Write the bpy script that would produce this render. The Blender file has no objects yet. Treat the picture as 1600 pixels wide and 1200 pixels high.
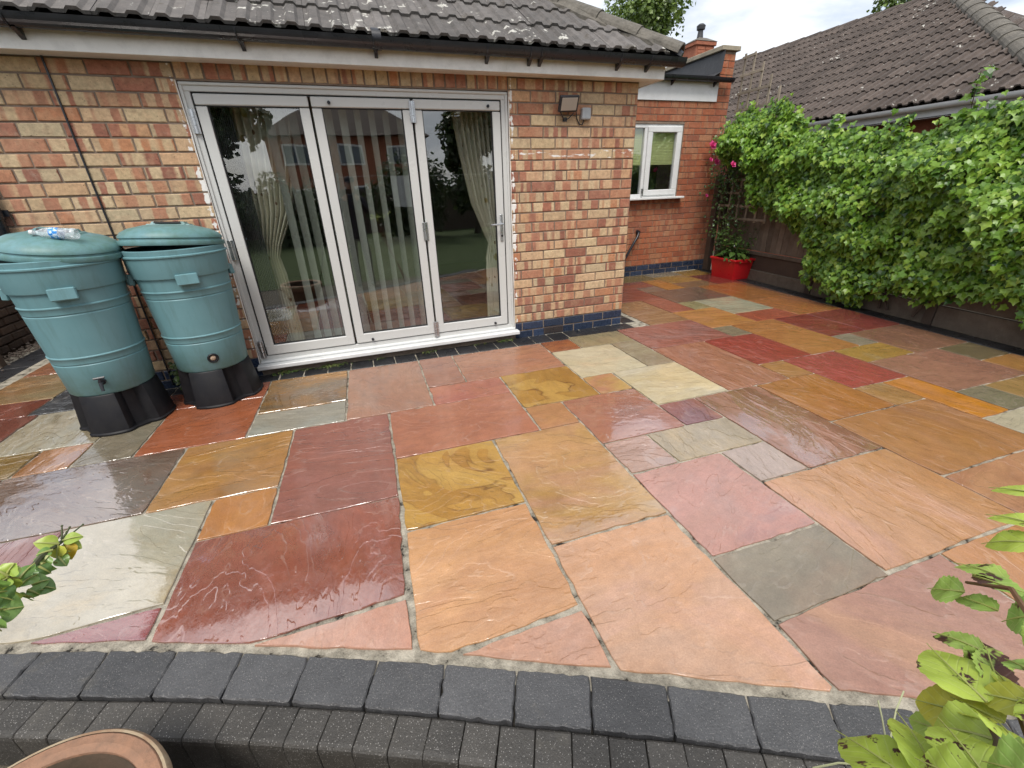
import bpy, bmesh, math, random
from mathutils import Vector, Matrix, Euler, noise
R = math.radians
random.seed(7)
rnd = random.uniform
SC = bpy.context.scene
COL = SC.collection

# ------------------------------------------------------------------ camera, sky, sun, exposure
cam_d = bpy.data.cameras.new('camera'); cam = bpy.data.objects.new('camera', cam_d); COL.objects.link(cam)
cam_d.sensor_width = 36; cam_d.lens = 14.99; cam_d.clip_start = 0.02; cam_d.clip_end = 2000
cam.matrix_world = Matrix.Translation((0, 0, 1.43)) @ (Matrix.Rotation(R(-18.6114), 4, 'Z') @ Matrix.Rotation(R(65.2476), 4, 'X') @ Matrix.Rotation(R(-2.0204), 4, 'Z'))
SC.camera = cam
SC.render.resolution_x = 1024; SC.render.resolution_y = 768
SC.view_settings.view_transform = 'Standard'; SC.view_settings.look = 'None'
SC.view_settings.exposure = 1.06; SC.view_settings.gamma = 1; SC.view_settings.use_curve_mapping = False

SC.cycles.max_bounces = 6; SC.cycles.diffuse_bounces = 3; SC.cycles.glossy_bounces = 3; SC.cycles.transmission_bounces = 4; SC.cycles.transparent_max_bounces = 8
SC.cycles.caustics_reflective = False; SC.cycles.caustics_refractive = False

SUN_EL, SUN_AZ = 58, 205        # azimuth: direction the light comes from, clockwise from +Y
world = bpy.data.worlds.new('World'); SC.world = world; world.use_nodes = True
wn = world.node_tree; wn.nodes.clear()
def WN(t, **k):
    n = wn.nodes.new(t)
    for a, b in k.items(): setattr(n, a, b)
    return n
sky = WN('ShaderNodeTexSky', sky_type='NISHITA', sun_disc=False)
sky.sun_elevation = R(SUN_EL); sky.sun_rotation = R(SUN_AZ); sky.air_density = 1.0; sky.dust_density = 3.0; sky.ozone_density = 1.0
tc = WN('ShaderNodeTexCoord'); mp = WN('ShaderNodeMapping'); mp.inputs['Scale'].default_value = (1.5, 1.5, 4.0)
mp.inputs['Location'].default_value = (3.1, 0.4, 0.2)
cn = WN('ShaderNodeTexNoise'); cn.inputs['Scale'].default_value = 1.3; cn.inputs['Detail'].default_value = 7; cn.inputs['Roughness'].default_value = 0.55; cn.inputs['Distortion'].default_value = 0.5
cr = WN('ShaderNodeValToRGB'); cr.color_ramp.elements[0].position = 0.40; cr.color_ramp.elements[1].position = 0.58
cr.color_ramp.elements[0].color = (0.30, 0.30, 0.30, 1); cr.color_ramp.elements[1].color = (1, 1, 1, 1)
cn2 = WN('ShaderNodeTexNoise'); cn2.inputs['Scale'].default_value = 2.6; cn2.inputs['Detail'].default_value = 6
cr2 = WN('ShaderNodeValToRGB'); cr2.color_ramp.elements[0].position = 0.38; cr2.color_ramp.elements[1].position = 0.66
cr2.color_ramp.elements[0].color = (5.3, 5.6, 6.1, 1); cr2.color_ramp.elements[1].color = (9.6, 9.55, 9.45, 1)
mx = WN('ShaderNodeMix', data_type='RGBA'); bg = WN('ShaderNodeBackground'); bg.inputs['Strength'].default_value = 0.085
wo = WN('ShaderNodeOutputWorld'); L = wn.links.new
L(tc.outputs['Generated'], mp.inputs['Vector']); L(mp.outputs['Vector'], cn.inputs['Vector']); L(mp.outputs['Vector'], cn2.inputs['Vector'])
L(cn.outputs['Fac'], cr.inputs['Fac']); L(cn2.outputs['Fac'], cr2.inputs['Fac'])
L(cr.outputs['Color'], mx.inputs['Factor']); L(sky.outputs['Color'], mx.inputs['A']); L(cr2.outputs['Color'], mx.inputs['B'])
L(mx.outputs['Result'], bg.inputs['Color']); L(bg.outputs['Background'], wo.inputs['Surface'])

sd = bpy.data.lights.new('sun', 'SUN'); sd.energy = 1.5; sd.angle = R(24); sd.color = (1.0, 0.965, 0.91)
sun = bpy.data.objects.new('sun', sd); COL.objects.link(sun)
a, e = R(SUN_AZ), R(SUN_EL)
to_sun = Vector((math.sin(a) * math.cos(e), math.cos(a) * math.cos(e), math.sin(e)))
sun.rotation_euler = to_sun.to_track_quat('Z', 'Y').to_euler(); sun.location = to_sun * 30

# ------------------------------------------------------------------ helpers
WM = {}
def lin(c):
    return tuple((x / 255 / 12.92) if x / 255 <= 0.04045 else ((x / 255 + 0.055) / 1.055) ** 2.4 for x in c)
def rgb(r, g, b, k=1.0):
    v = lin((r, g, b)); return (v[0] * k, v[1] * k, v[2] * k, 1)

def attach(o, parent, loc=None):
    COL.objects.link(o)
    m = Matrix.Translation(loc) if loc is not None else Matrix.Identity(4)
    if parent is not None:
        o.parent = parent; o.matrix_parent_inverse = WM[parent.name].inverted()
    o.matrix_basis = m
    WM[o.name] = m
    return o
def thing(name, label, cat, loc=(0, 0, 0), group=None):
    o = bpy.data.objects.new(name, None); o.empty_display_size = 0.1
    attach(o, None, Vector(loc)); tag(o, label, cat, group); return o
def tag(o, label=None, cat=None, group=None, kind=None):
    if label: o['label'] = label
    if cat: o['category'] = cat
    if group: o['group'] = group
    if kind: o['kind'] = kind
    return o
def place(name, mesh, parent, M):
    o = bpy.data.objects.new(name, mesh); COL.objects.link(o)
    if parent is not None:
        o.parent = parent; o.matrix_parent_inverse = WM[parent.name].inverted()
    o.matrix_basis = M; WM[o.name] = M
    return o

class MB:
    def __init__(s): s.v = []; s.f = []; s.sm = []
    def add(s, vs, fs, smooth=False):
        n = len(s.v); s.v += [tuple(v) for v in vs]; s.f += [tuple(i + n for i in f) for f in fs]; s.sm += [smooth] * len(fs); return s
    def box(s, c, d, M=None, ch=0.0):
        x, y, z = d[0] / 2, d[1] / 2, d[2] / 2
        if ch <= 0:
            vs = [(a * x, b * y, g * z) for a in (-1, 1) for b in (-1, 1) for g in (-1, 1)]
            fs = [(0, 1, 3, 2), (4, 6, 7, 5), (0, 4, 5, 1), (2, 3, 7, 6), (0, 2, 6, 4), (1, 5, 7, 3)]
        else:
            bm = bmesh.new(); bmesh.ops.create_cube(bm, size=1)
            for v in bm.verts: v.co = Vector((v.co.x * d[0], v.co.y * d[1], v.co.z * d[2]))
            bmesh.ops.bevel(bm, geom=bm.edges[:], offset=ch, segments=1, affect='EDGES')
            bm.verts.index_update(); vs = [tuple(v.co) for v in bm.verts]; fs = [tuple(v.index for v in f.verts) for f in bm.faces]; bm.free()
        c = Vector(c)
        vs = [(M @ Vector(v) if M else Vector(v)) + c for v in vs]
        return s.add(vs, fs)
    def tube(s, pts, rad, n=8, caps=True, smooth=True):
        pts = [Vector(p) for p in pts]; k = len(pts)
        if not hasattr(rad, '__len__'): rad = [rad] * k
        vs = []; fs = []; up = None
        for i, p in enumerate(pts):
            t = (pts[min(i + 1, k - 1)] - pts[max(i - 1, 0)]).normalized()
            if up is None: up = t.orthogonal().normalized()
            up = (up - t * up.dot(t)).normalized(); w = t.cross(up)
            for j in range(n):
                a = 2 * math.pi * j / n; vs.append(p + (up * math.cos(a) + w * math.sin(a)) * rad[i])
        for i in range(k - 1):
            for j in range(n): fs.append((i * n + j, i * n + (j + 1) % n, (i + 1) * n + (j + 1) % n, (i + 1) * n + j))
        s.add(vs, fs, smooth)
        if caps:
            b = len(s.v) - len(vs); s.f += [tuple(b + j for j in range(n))[::-1], tuple(b + (k - 1) * n + j for j in range(n))]; s.sm += [False, False]
        return s
    def lathe(s, prof, n=32, c=(0, 0, 0), M=None, smooth=True, closed=False):
        vs = []; fs = []; k = len(prof)
        for r, z in prof:
            for j in range(n):
                a = 2 * math.pi * j / n; v = Vector((r * math.cos(a), r * math.sin(a), z)); vs.append((M @ v if M else v) + Vector(c))
        for i in range(k - 1 if not closed else k):
            i2 = (i + 1) % k
            for j in range(n): fs.append((i * n + j, i * n + (j + 1) % n, i2 * n + (j + 1) % n, i2 * n + j))
        return s.add(vs, fs, smooth)
    def mesh(s, name, mat=None):
        me = bpy.data.meshes.new(name); me.from_pydata([tuple(v) for v in s.v], [], s.f)
        me.polygons.foreach_set('use_smooth', s.sm); me.update()
        if any(s.sm): me.set_sharp_from_angle(angle=R(38))
        if mat: me.materials.append(mat)
        return me
    def build(s, name, mat, parent=None, origin=None):
        if origin is not None:
            o = Vector(origin); s.v = [tuple(Vector(v) - o) for v in s.v]
        return attach(bpy.data.objects.new(name, s.mesh(name, mat)), parent, Vector(origin) if origin is not None else None)

def fix_normals(o):
    bm = bmesh.new(); bm.from_mesh(o.data); bmesh.ops.recalc_face_normals(bm, faces=bm.faces[:]); bm.to_mesh(o.data); bm.free(); return o

# ------------------------------------------------------------------ materials
class Nt:
    def __init__(s, name):
        s.m = bpy.data.materials.new(name); s.m.use_nodes = True; s.t = s.m.node_tree; s.t.nodes.clear()
        s.out = s.n('ShaderNodeOutputMaterial'); s.b = s.n('ShaderNodeBsdfPrincipled'); s.l(s.b.outputs[0], s.out.inputs[0])
    def n(s, t, **k):
        x = s.t.nodes.new(t)
        for a, b in k.items(): setattr(x, a, b)
        return x
    def l(s, a, b): s.t.links.new(a, b)
    def put(s, sock, v):
        if hasattr(v, 'is_output'): s.l(v, sock)
        else: sock.default_value = v
    def set(s, **k):
        names = dict(color='Base Color', rough='Roughness', spec='Specular IOR Level', normal='Normal', metal='Metallic', trans='Transmission Weight', ior='IOR', alpha='Alpha', coat='Coat Weight', coatr='Coat Roughness', sub='Subsurface Weight')
        for a, b in k.items(): s.put(s.b.inputs[names[a]], b)
        return s
    def obj(s): return s.n('ShaderNodeTexCoord').outputs['Object']
    def pos(s): return s.n('ShaderNodeNewGeometry').outputs['Position']
    def map(s, v, loc=(0, 0, 0), rot=(0, 0, 0), sc=(1, 1, 1)):
        m = s.n('ShaderNodeMapping'); s.l(v, m.inputs[0]); s.put(m.inputs[1], loc); s.put(m.inputs[2], rot); s.put(m.inputs[3], sc); return m.outputs[0]
    def noise(s, v, sc=5, det=4, rough=0.55, dist=0.0, out='Fac'):
        x = s.n('ShaderNodeTexNoise'); s.l(v, x.inputs['Vector']); x.inputs['Scale'].default_value = sc; x.inputs['Detail'].default_value = det
        x.inputs['Roughness'].default_value = rough; x.inputs['Distortion'].default_value = dist; return x.outputs[out]
    def voro(s, v, sc=20, out='Distance', feature='F1'):
        x = s.n('ShaderNodeTexVoronoi', feature=feature); s.l(v, x.inputs['Vector']); x.inputs['Scale'].default_value = sc; return x.outputs[out]
    def ramp(s, v, stops, interp='LINEAR'):
        x = s.n('ShaderNodeValToRGB'); s.l(v, x.inputs[0]); r = x.color_ramp; r.interpolation = interp
        while len(r.elements) < len(stops): r.elements.new(0.5)
        for e_, (p, c) in zip(r.elements, stops):
            e_.position = p; e_.color = c if hasattr(c, '__len__') else (c, c, c, 1)
        return x.outputs[0]
    def mix(s, f, a, b, mode='MIX'):
        x = s.n('ShaderNodeMix', data_type='RGBA', blend_type=mode); s.put(x.inputs[0], f); s.put(x.inputs[6], a); s.put(x.inputs[7], b); return x.outputs[2]
    def math(s, op, a, b=0.0, c=0.0, clamp=False):
        x = s.n('ShaderNodeMath', operation=op, use_clamp=clamp); s.put(x.inputs[0], a); s.put(x.inputs[1], b)
        if len(x.inputs) > 2: s.put(x.inputs[2], c)
        return x.outputs[0]
    def remap(s, v, a, b, c, d):
        x = s.n('ShaderNodeMapRange'); s.l(v, x.inputs[0])
        for i, q in zip((1, 2, 3, 4), (a, b, c, d)): s.put(x.inputs[i], q)
        return x.outputs[0]
    def bump(s, h, dist=0.002, strength=1.0, normal=None):
        x = s.n('ShaderNodeBump'); s.l(h, x.inputs['Height']); x.inputs['Distance'].default_value = dist; s.put(x.inputs['Strength'], strength)
        if normal is not None: s.l(normal, x.inputs['Normal'])
        return x.outputs[0]
    def rand(s): return s.n('ShaderNodeObjectInfo').outputs['Random']
    def vadd(s, a, b):
        x = s.n('ShaderNodeVectorMath', operation='ADD'); s.put(x.inputs[0], a); s.put(x.inputs[1], b); return x.outputs[0]
    def comb(s, x_, y_, z_):
        x = s.n('ShaderNodeCombineXYZ'); s.put(x.inputs[0], x_); s.put(x.inputs[1], y_); s.put(x.inputs[2], z_); return x.outputs[0]
    def sep(s, v):
        x = s.n('ShaderNodeSeparateXYZ'); s.l(v, x.inputs[0]); return x.outputs

def plain(name, c1, c2=None, rough=0.5, sc=8, bump=0.0, bsc=60, spec=0.5, per_obj=0.0, metal=0.0, coat=0.0, dirt=0.0):
    """base colour mottled between two tones, optional fine relief and per-object tone"""
    n = Nt(name); c2 = c2 or tuple(x * 0.8 for x in c1[:3]) + (1,)
    co = n.obj(); rv = None
    if per_obj:
        rv = n.rand(); co = n.vadd(co, n.comb(n.math('MULTIPLY', rv, 37.0), n.math('MULTIPLY', rv, 91.0), 0.0))
    f = n.ramp(n.noise(co, sc, 6, 0.6), [(0.3, 0.0), (0.7, 1.0)])
    col = n.mix(f, c1, c2)
    if per_obj: col = n.mix(1.0, col, n.ramp(rv, [(0, 1 - per_obj), (1, 1 + per_obj * 0.6)]), 'MULTIPLY')
    if dirt:
        g = n.ramp(n.noise(co, sc * 3.1, 8, 0.7), [(0.45, 0.0), (0.75, dirt)]); col = n.mix(g, col, (0.05, 0.045, 0.035, 1))
    n.set(color=col, rough=n.remap(n.noise(co, sc * 2, 4), 0.3, 0.7, max(rough - 0.1, 0.02), min(rough + 0.1, 1)), spec=spec, metal=metal, coat=coat)
    if bump: n.set(normal=n.bump(n.noise(co, bsc, 6, 0.65), bump, 0.8))
    return n.m

def brick_mat(name, reds, creams, share, wear=1.0, door_paint=False):
    n = Nt(name); o = n.obj(); r = n.rand(); xyz = n.sep(o)
    r2 = n.math('FRACT', n.math('MULTIPLY', r, 17.31)); r3 = n.math('FRACT', n.math('MULTIPLY', r, 71.7)); r4 = n.math('FRACT', n.math('MULTIPLY', r, 233.9))
    wob = n.math('MULTIPLY', n.math('SUBTRACT', n.noise(o, 30, 3), 0.5), 0.02)
    along = n.math('ADD', xyz[0], wob)
    band = n.n('ShaderNodeTexNoise', noise_dimensions='1D'); band.inputs['Scale'].default_value = 11; band.inputs['Detail'].default_value = 0.5
    n.l(n.math('ADD', along, n.math('MULTIPLY', r, 60.0)), band.inputs['W'])
    b = n.ramp(band.outputs['Fac'], [(0.46, 0.0), (0.52, 0.92)])
    # whole-brick kinds: cream, red, banded
    cream_all = n.math('LESS_THAN', r2, share[0]); red_all = n.math('GREATER_THAN', r2, 1 - share[1])
    f = n.math('MAXIMUM', n.math('MULTIPLY', b, n.math('SUBTRACT', 1.0, red_all)), cream_all)
    red = n.ramp(r3, [(i / (len(reds) - 1), c) for i, c in enumerate(reds)])
    cre = n.ramp(r4, [(i / (len(creams) - 1), c) for i, c in enumerate(creams)])
    co = n.vadd(o, n.comb(n.math('MULTIPLY', r, 50.0), n.math('MULTIPLY', r, 23.0), 0.0))
    col = n.mix(f, red, cre)
    blot = n.ramp(n.noise(co, 13, 4, 0.6), [(0.5, 0.0), (0.6, 0.30)]); col = n.mix(blot, col, n.mix(0.5, red, cre))
    cloud = n.ramp(n.noise(co, 34, 5, 0.7), [(0.25, 0.62), (0.75, 1.18)]); col = n.mix(1.0, col, cloud, 'MULTIPLY')
    col = n.mix(n.ramp(n.noise(n.pos(), 1.7, 5, 0.6), [(0.45, 0.0), (0.75, 0.16)]), col, (0.50, 0.38, 0.28, 1))
    col = n.mix(n.ramp(n.noise(n.pos(), 9, 6, 0.75), [(0.60, 0.0), (0.74, 0.32)]), col, (0.50, 0.42, 0.33, 1))
    col = n.mix(n.ramp(n.noise(n.pos(), 3.3, 5, 0.7), [(0.55, 0.0), (0.75, 0.35)]), col, (0.12, 0.08, 0.055, 1))
    pit = n.ramp(n.noise(co, 110, 3, 0.5), [(0.27, 1.0), (0.33, 0.0)]); col = n.mix(n.math('MULTIPLY', pit, 0.75 * wear), col, (0.07, 0.05, 0.035, 1))
    if door_paint:
        p = n.pos(); q = n.sep(p)
        dl = n.math('ABSOLUTE', n.math('ADD', q[0], 0.985)); dr = n.math('ABSOLUTE', n.math('SUBTRACT', q[0], 1.43))
        d = n.math('MINIMUM', dl, dr)
        m = n.math('SUBTRACT', n.noise(p, 13, 5, 0.6), n.math('MULTIPLY', d, 7.0))
        m = n.ramp(n.math('ADD', m, n.math('MULTIPLY', n.math('ABSOLUTE', n.math('SUBTRACT', q[2], 1.35)), -0.10)), [(0.41, 0.0), (0.45, 1.0)])
        z1 = n.math('ABSOLUTE', n.math('SUBTRACT', n.math('ADD', q[2], n.math('MULTIPLY', n.noise(p, 6, 2), 0.22)), 1.80)); m2 = n.math('SUBTRACT', n.noise(n.map(p, sc=(5, 5, 30)), 1.5, 4, 0.6), n.math('MULTIPLY', z1, 2.6))
        m2 = n.math('MULTIPLY', n.ramp(m2, [(0.53, 0.0), (0.57, 1.0)]), n.math('GREATER_THAN', q[0], 1.45))
        col = n.mix(n.math('MAXIMUM', m, m2), col, (0.72, 0.71, 0.68, 1))
    n.set(color=col, rough=0.82, spec=0.25)
    h = n.math('ADD', n.math('MULTIPLY', n.noise(co, 70, 7, 0.7), 1.0), n.math('MULTIPLY', pit, -0.8))
    n.set(normal=n.bump(h, 0.0025, 0.8))
    return n.m

def leaf_mat(name, cols, spots=None, island=True, rough=0.32, trans=0.25, veins=False):
    n = Nt(name)
    r = n.n('ShaderNodeNewGeometry').outputs['Random Per Island'] if island else n.rand()
    col = n.ramp(r, [(i / (len(cols) - 1), c) for i, c in enumerate(cols)])
    o = n.obj()
    col = n.mix(1.0, col, n.ramp(n.noise(o, 45, 3), [(0.3, 0.8), (0.7, 1.12)]), 'MULTIPLY')
    if veins:
        xyz = n.sep(o); vv = n.math('FRACT', n.math('MULTIPLY', n.math('SUBTRACT', xyz[1], n.math('MULTIPLY', n.math('ABSOLUTE', xyz[0]), 1.1)), 105.0))
        vm = n.ramp(vv, [(0.0, 1.0), (0.12, 0.0), (0.9, 0.0), (1.0, 1.0)]); col = n.mix(n.math('MULTIPLY', vm, 0.28), col, (0.55, 0.62, 0.25, 1))
        n.set(normal=n.bump(n.math('ADD', n.math('MULTIPLY', vm, -0.25), n.noise(o, 55, 3)), 0.0012, 0.6))
    if spots:
        rr = n.vadd(o, n.comb(n.math('MULTIPLY', r, 11.0), n.math('MULTIPLY', r, 7.0), n.math('MULTIPLY', r, 3.0)))
        sp = n.math('SUBTRACT', n.noise(rr, spots[0], 4, 0.65, 0.3), n.math('MULTIPLY', n.math('FRACT', n.math('MULTIPLY', r, 13.7)), spots[3]))
        col = n.mix(n.ramp(sp, [(spots[1], 0.0), (spots[1] + 0.035, 1.0)]), col, spots[2])
    n.set(color=col, rough=rough, spec=0.45)
    tb = n.n('ShaderNodeBsdfTranslucent'); n.l(n.mix(1.0, col, (1.0, 1.0, 0.55, 1), 'MULTIPLY'), tb.inputs[0])
    ms = n.n('ShaderNodeMixShader'); ms.inputs[0].default_value = trans
    n.l(n.b.outputs[0], ms.inputs[1]); n.l(tb.outputs[0], ms.inputs[2]); n.l(ms.outputs[0], n.out.inputs[0])
    return n.m

def glass_mat(name, ior=2.35, tint=(0.95, 0.97, 0.96, 1)):
    n = Nt(name); n.t.nodes.remove(n.b)
    fr = n.n('ShaderNodeFresnel'); n.l(n.remap(n.n('ShaderNodeNewGeometry').outputs['Backfacing'], 0, 1, ior, 1 / ior), fr.inputs[0])
    tr = n.n('ShaderNodeBsdfTransparent'); tr.inputs[0].default_value = tint
    gl = n.n('ShaderNodeBsdfGlossy'); gl.inputs['Roughness'].default_value = 0.0
    w = n.bump(n.noise(n.pos(), 1.3, 2), 0.004, 0.5); n.l(w, gl.inputs['Normal'])
    ms = n.n('ShaderNodeMixShader'); n.l(fr.outputs[0], ms.inputs[0]); n.l(tr.outputs[0], ms.inputs[1]); n.l(gl.outputs[0], ms.inputs[2]); n.l(ms.outputs[0], n.out.inputs[0])
    return n.m

def slab_mat(name, c1, c2, seed, wet=0.3, ang=0.0, marble=False, k=0.56):
    n = Nt(name); rg = random.Random(seed)
    co = n.map(n.obj(), loc=(rg.uniform(-50, 50), rg.uniform(-50, 50), rg.uniform(-50, 50)), rot=(0, 0, ang))
    st = n.map(co, sc=(1.0, rg.uniform(1.5, 2.6), 1.0))
    ds = lambda c: tuple(x * .88 + (.3 * c[0] + .59 * c[1] + .11 * c[2]) * .12 for x in c)
    warm = lambda c: (c[0] * 1.03, c[1] * 1.01, c[2] * .93, 1)
    A, B = warm(rgb(*ds(c1), k)), warm(rgb(*ds(c2), k))
    if A[0] < .26: A, B = tuple(x * 1.22 for x in A[:3]) + (1,), tuple(x * 1.22 for x in B[:3]) + (1,)
    big = n.noise(n.map(co, sc=(0.8, 1.7, 1)), 1.9, 5, 0.55, 0.5)
    col = n.mix(n.ramp(big, [(0.38, 0.0), (0.64, 1.0)]), A, B)
    lum = .3 * A[0] + .59 * A[1] + .11 * A[2]
    Cx = rg.choice([(1.18, 1.02, .72), (1.08, .92, .92), (.92, 1.0, 1.02), (1.15, .95, .80), (.98, .88, .84)])
    C3 = tuple(min(.75, (A[i] * .72 + lum * .28) * Cx[i] * 1.08) for i in range(3)) + (1,)
    col = n.mix(n.ramp(n.noise(n.map(co, loc=(4, 8, 2), sc=(.9, 1.5, 1)), 1.5, 5, 0.6, 0.8), [(0.50, 0.0), (0.66, 0.75)]), col, C3)
    stain = n.ramp(n.noise(n.map(co, loc=(1, 5, 7)), 4.5, 7, 0.72), [(0.56, 0.0), (0.72, 0.38)]); col = n.mix(stain, col, n.mix(1.0, col, (0.62, 0.55, 0.50, 1), 'MULTIPLY'))
    if marble:
        mv = n.math('MULTIPLY', n.noise(co, 1.5, 3, 0.5, 1.3), 9.0); mf = n.math('ABSOLUTE', n.math('SUBTRACT', n.math('FRACT', mv), 0.5))
        lines = n.math('MULTIPLY', n.ramp(mf, [(0.0, 0.8), (0.07, 0.25), (0.14, 0.0)]), n.ramp(n.noise(co, 3, 3), [(0.40, 0.0), (0.6, 1.0)]))
        tone = n.ramp(n.math('FRACT', n.math('MULTIPLY', n.math('FLOOR', n.math('ADD', mv, 0.5)), 0.37)), [(0.0, rgb(198, 138, 52, k)), (0.5, rgb(224, 178, 92, k)), (1.0, rgb(170, 112, 40, k))])
        col = n.mix(0.5, col, tone); col = n.mix(lines, col, rgb(112, 66, 24, k))
    # streaks along the bedding plus fine sand grain
    streak = n.noise(n.map(co, sc=(1.3, 4.2, 1)), 2.8, 5, 0.68, 1.0)
    col = n.mix(1.0, col, n.ramp(streak, [(0.22, 0.86), (0.5, 1.0), (0.8, 1.12)]), 'MULTIPLY')
    col = n.mix(1.0, col, n.ramp(n.noise(co, 170, 2, 0.7), [(0.2, 0.82), (0.8, 1.12)]), 'MULTIPLY')
    col = n.mix(1.0, col, n.ramp(n.noise(co, 13, 4, 0.7), [(0.2, 0.85), (0.75, 1.1)]), 'MULTIPLY')
    # riven terraces: cleaved steps that wander along the bedding
    rel = min(1.0, max(.34, rg.uniform(.2, .7) + (wet - .2) * 2.0))
    n1 = n.noise(st, rg.uniform(.9, 1.7), 4, 0.5, 0.9)
    lv = n.math('ADD', n1, n.math('MULTIPLY', n.noise(st, 11, 2, 0.6), 0.07))
    q_ = n.math('DIVIDE', lv, 0.095 if wet < .45 else .075); fr_ = n.math('FRACT', q_)
    terr = n.math('ADD', n.math('FLOOR', q_), n.math('SMOOTH_MIN', n.math('MULTIPLY', fr_, 9.0), 1.0, 0.3))
    soft = n.math('ADD', n.math('MULTIPLY', terr, 0.085), n.math('MULTIPLY', lv, 0.75))
    # pale scuffed lips on the terrace edges
    lipm = n.math('MULTIPLY', n.ramp(fr_, [(0.0, 0.0), (0.04, 1.0), (0.26, 0.0)]), n.ramp(n.noise(co, 5.5, 4, .7), [(0.46, 0.0), (0.70, 0.25 + .45 * rel)]))
    col = n.mix(lipm, col, n.mix(0.30, A, (0.62, 0.55, 0.48, 1)))
    # standing water film
    wm = n.math('ADD', n.noise(n.map(st, loc=(9, 3, 1)), 1.5, 3, 0.55, 0.4), wet - 0.5)
    wm = n.ramp(n.math('ADD', wm, .05), [(0.50, 0.0), (0.56, 1.0)])
    col = n.mix(n.math('MULTIPLY', wm, 0.18), col, n.mix(1.0, col, (0.58, 0.50, 0.45, 1), 'MULTIPLY'))
    rough = n.math('ADD', n.remap(n.noise(co, 7, 3, 0.7), 0.25, 0.75, 0.17 - wet * 0.20, 0.33 - wet * 0.44), n.math('MULTIPLY', lipm, 0.12))
    rough = n.math('MULTIPLY', rough, n.math('SUBTRACT', 1.0, n.math('MULTIPLY', wm, 0.8)))
    bst = n.math('SUBTRACT', .25 + .7 * rel, n.math('MULTIPLY', wm, (.25 + .7 * rel) * .62))
    nb = n.bump(soft, 0.023, bst)
    nb = n.bump(n.noise(n.map(co, sc=(1, 1.7, 1)), 24, 4, 0.7, 0.6), 0.003, bst, nb)
    n.set(color=col, rough=rough, spec=0.7 + wet * 0.8, normal=nb)
    if wet > .19:
        cw = min(1.0, max(.0, (wet - .02) * 2.2)); n.set(coat=n.math('ADD', .35 * cw, n.math('MULTIPLY', wm, .65 * cw)), coatr=0.05); n.b.inputs['Coat IOR'].default_value = 2.0
        n.l(n.bump(soft, 0.006, 1.0), n.b.inputs['Coat Normal'])
    return n.m
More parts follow.
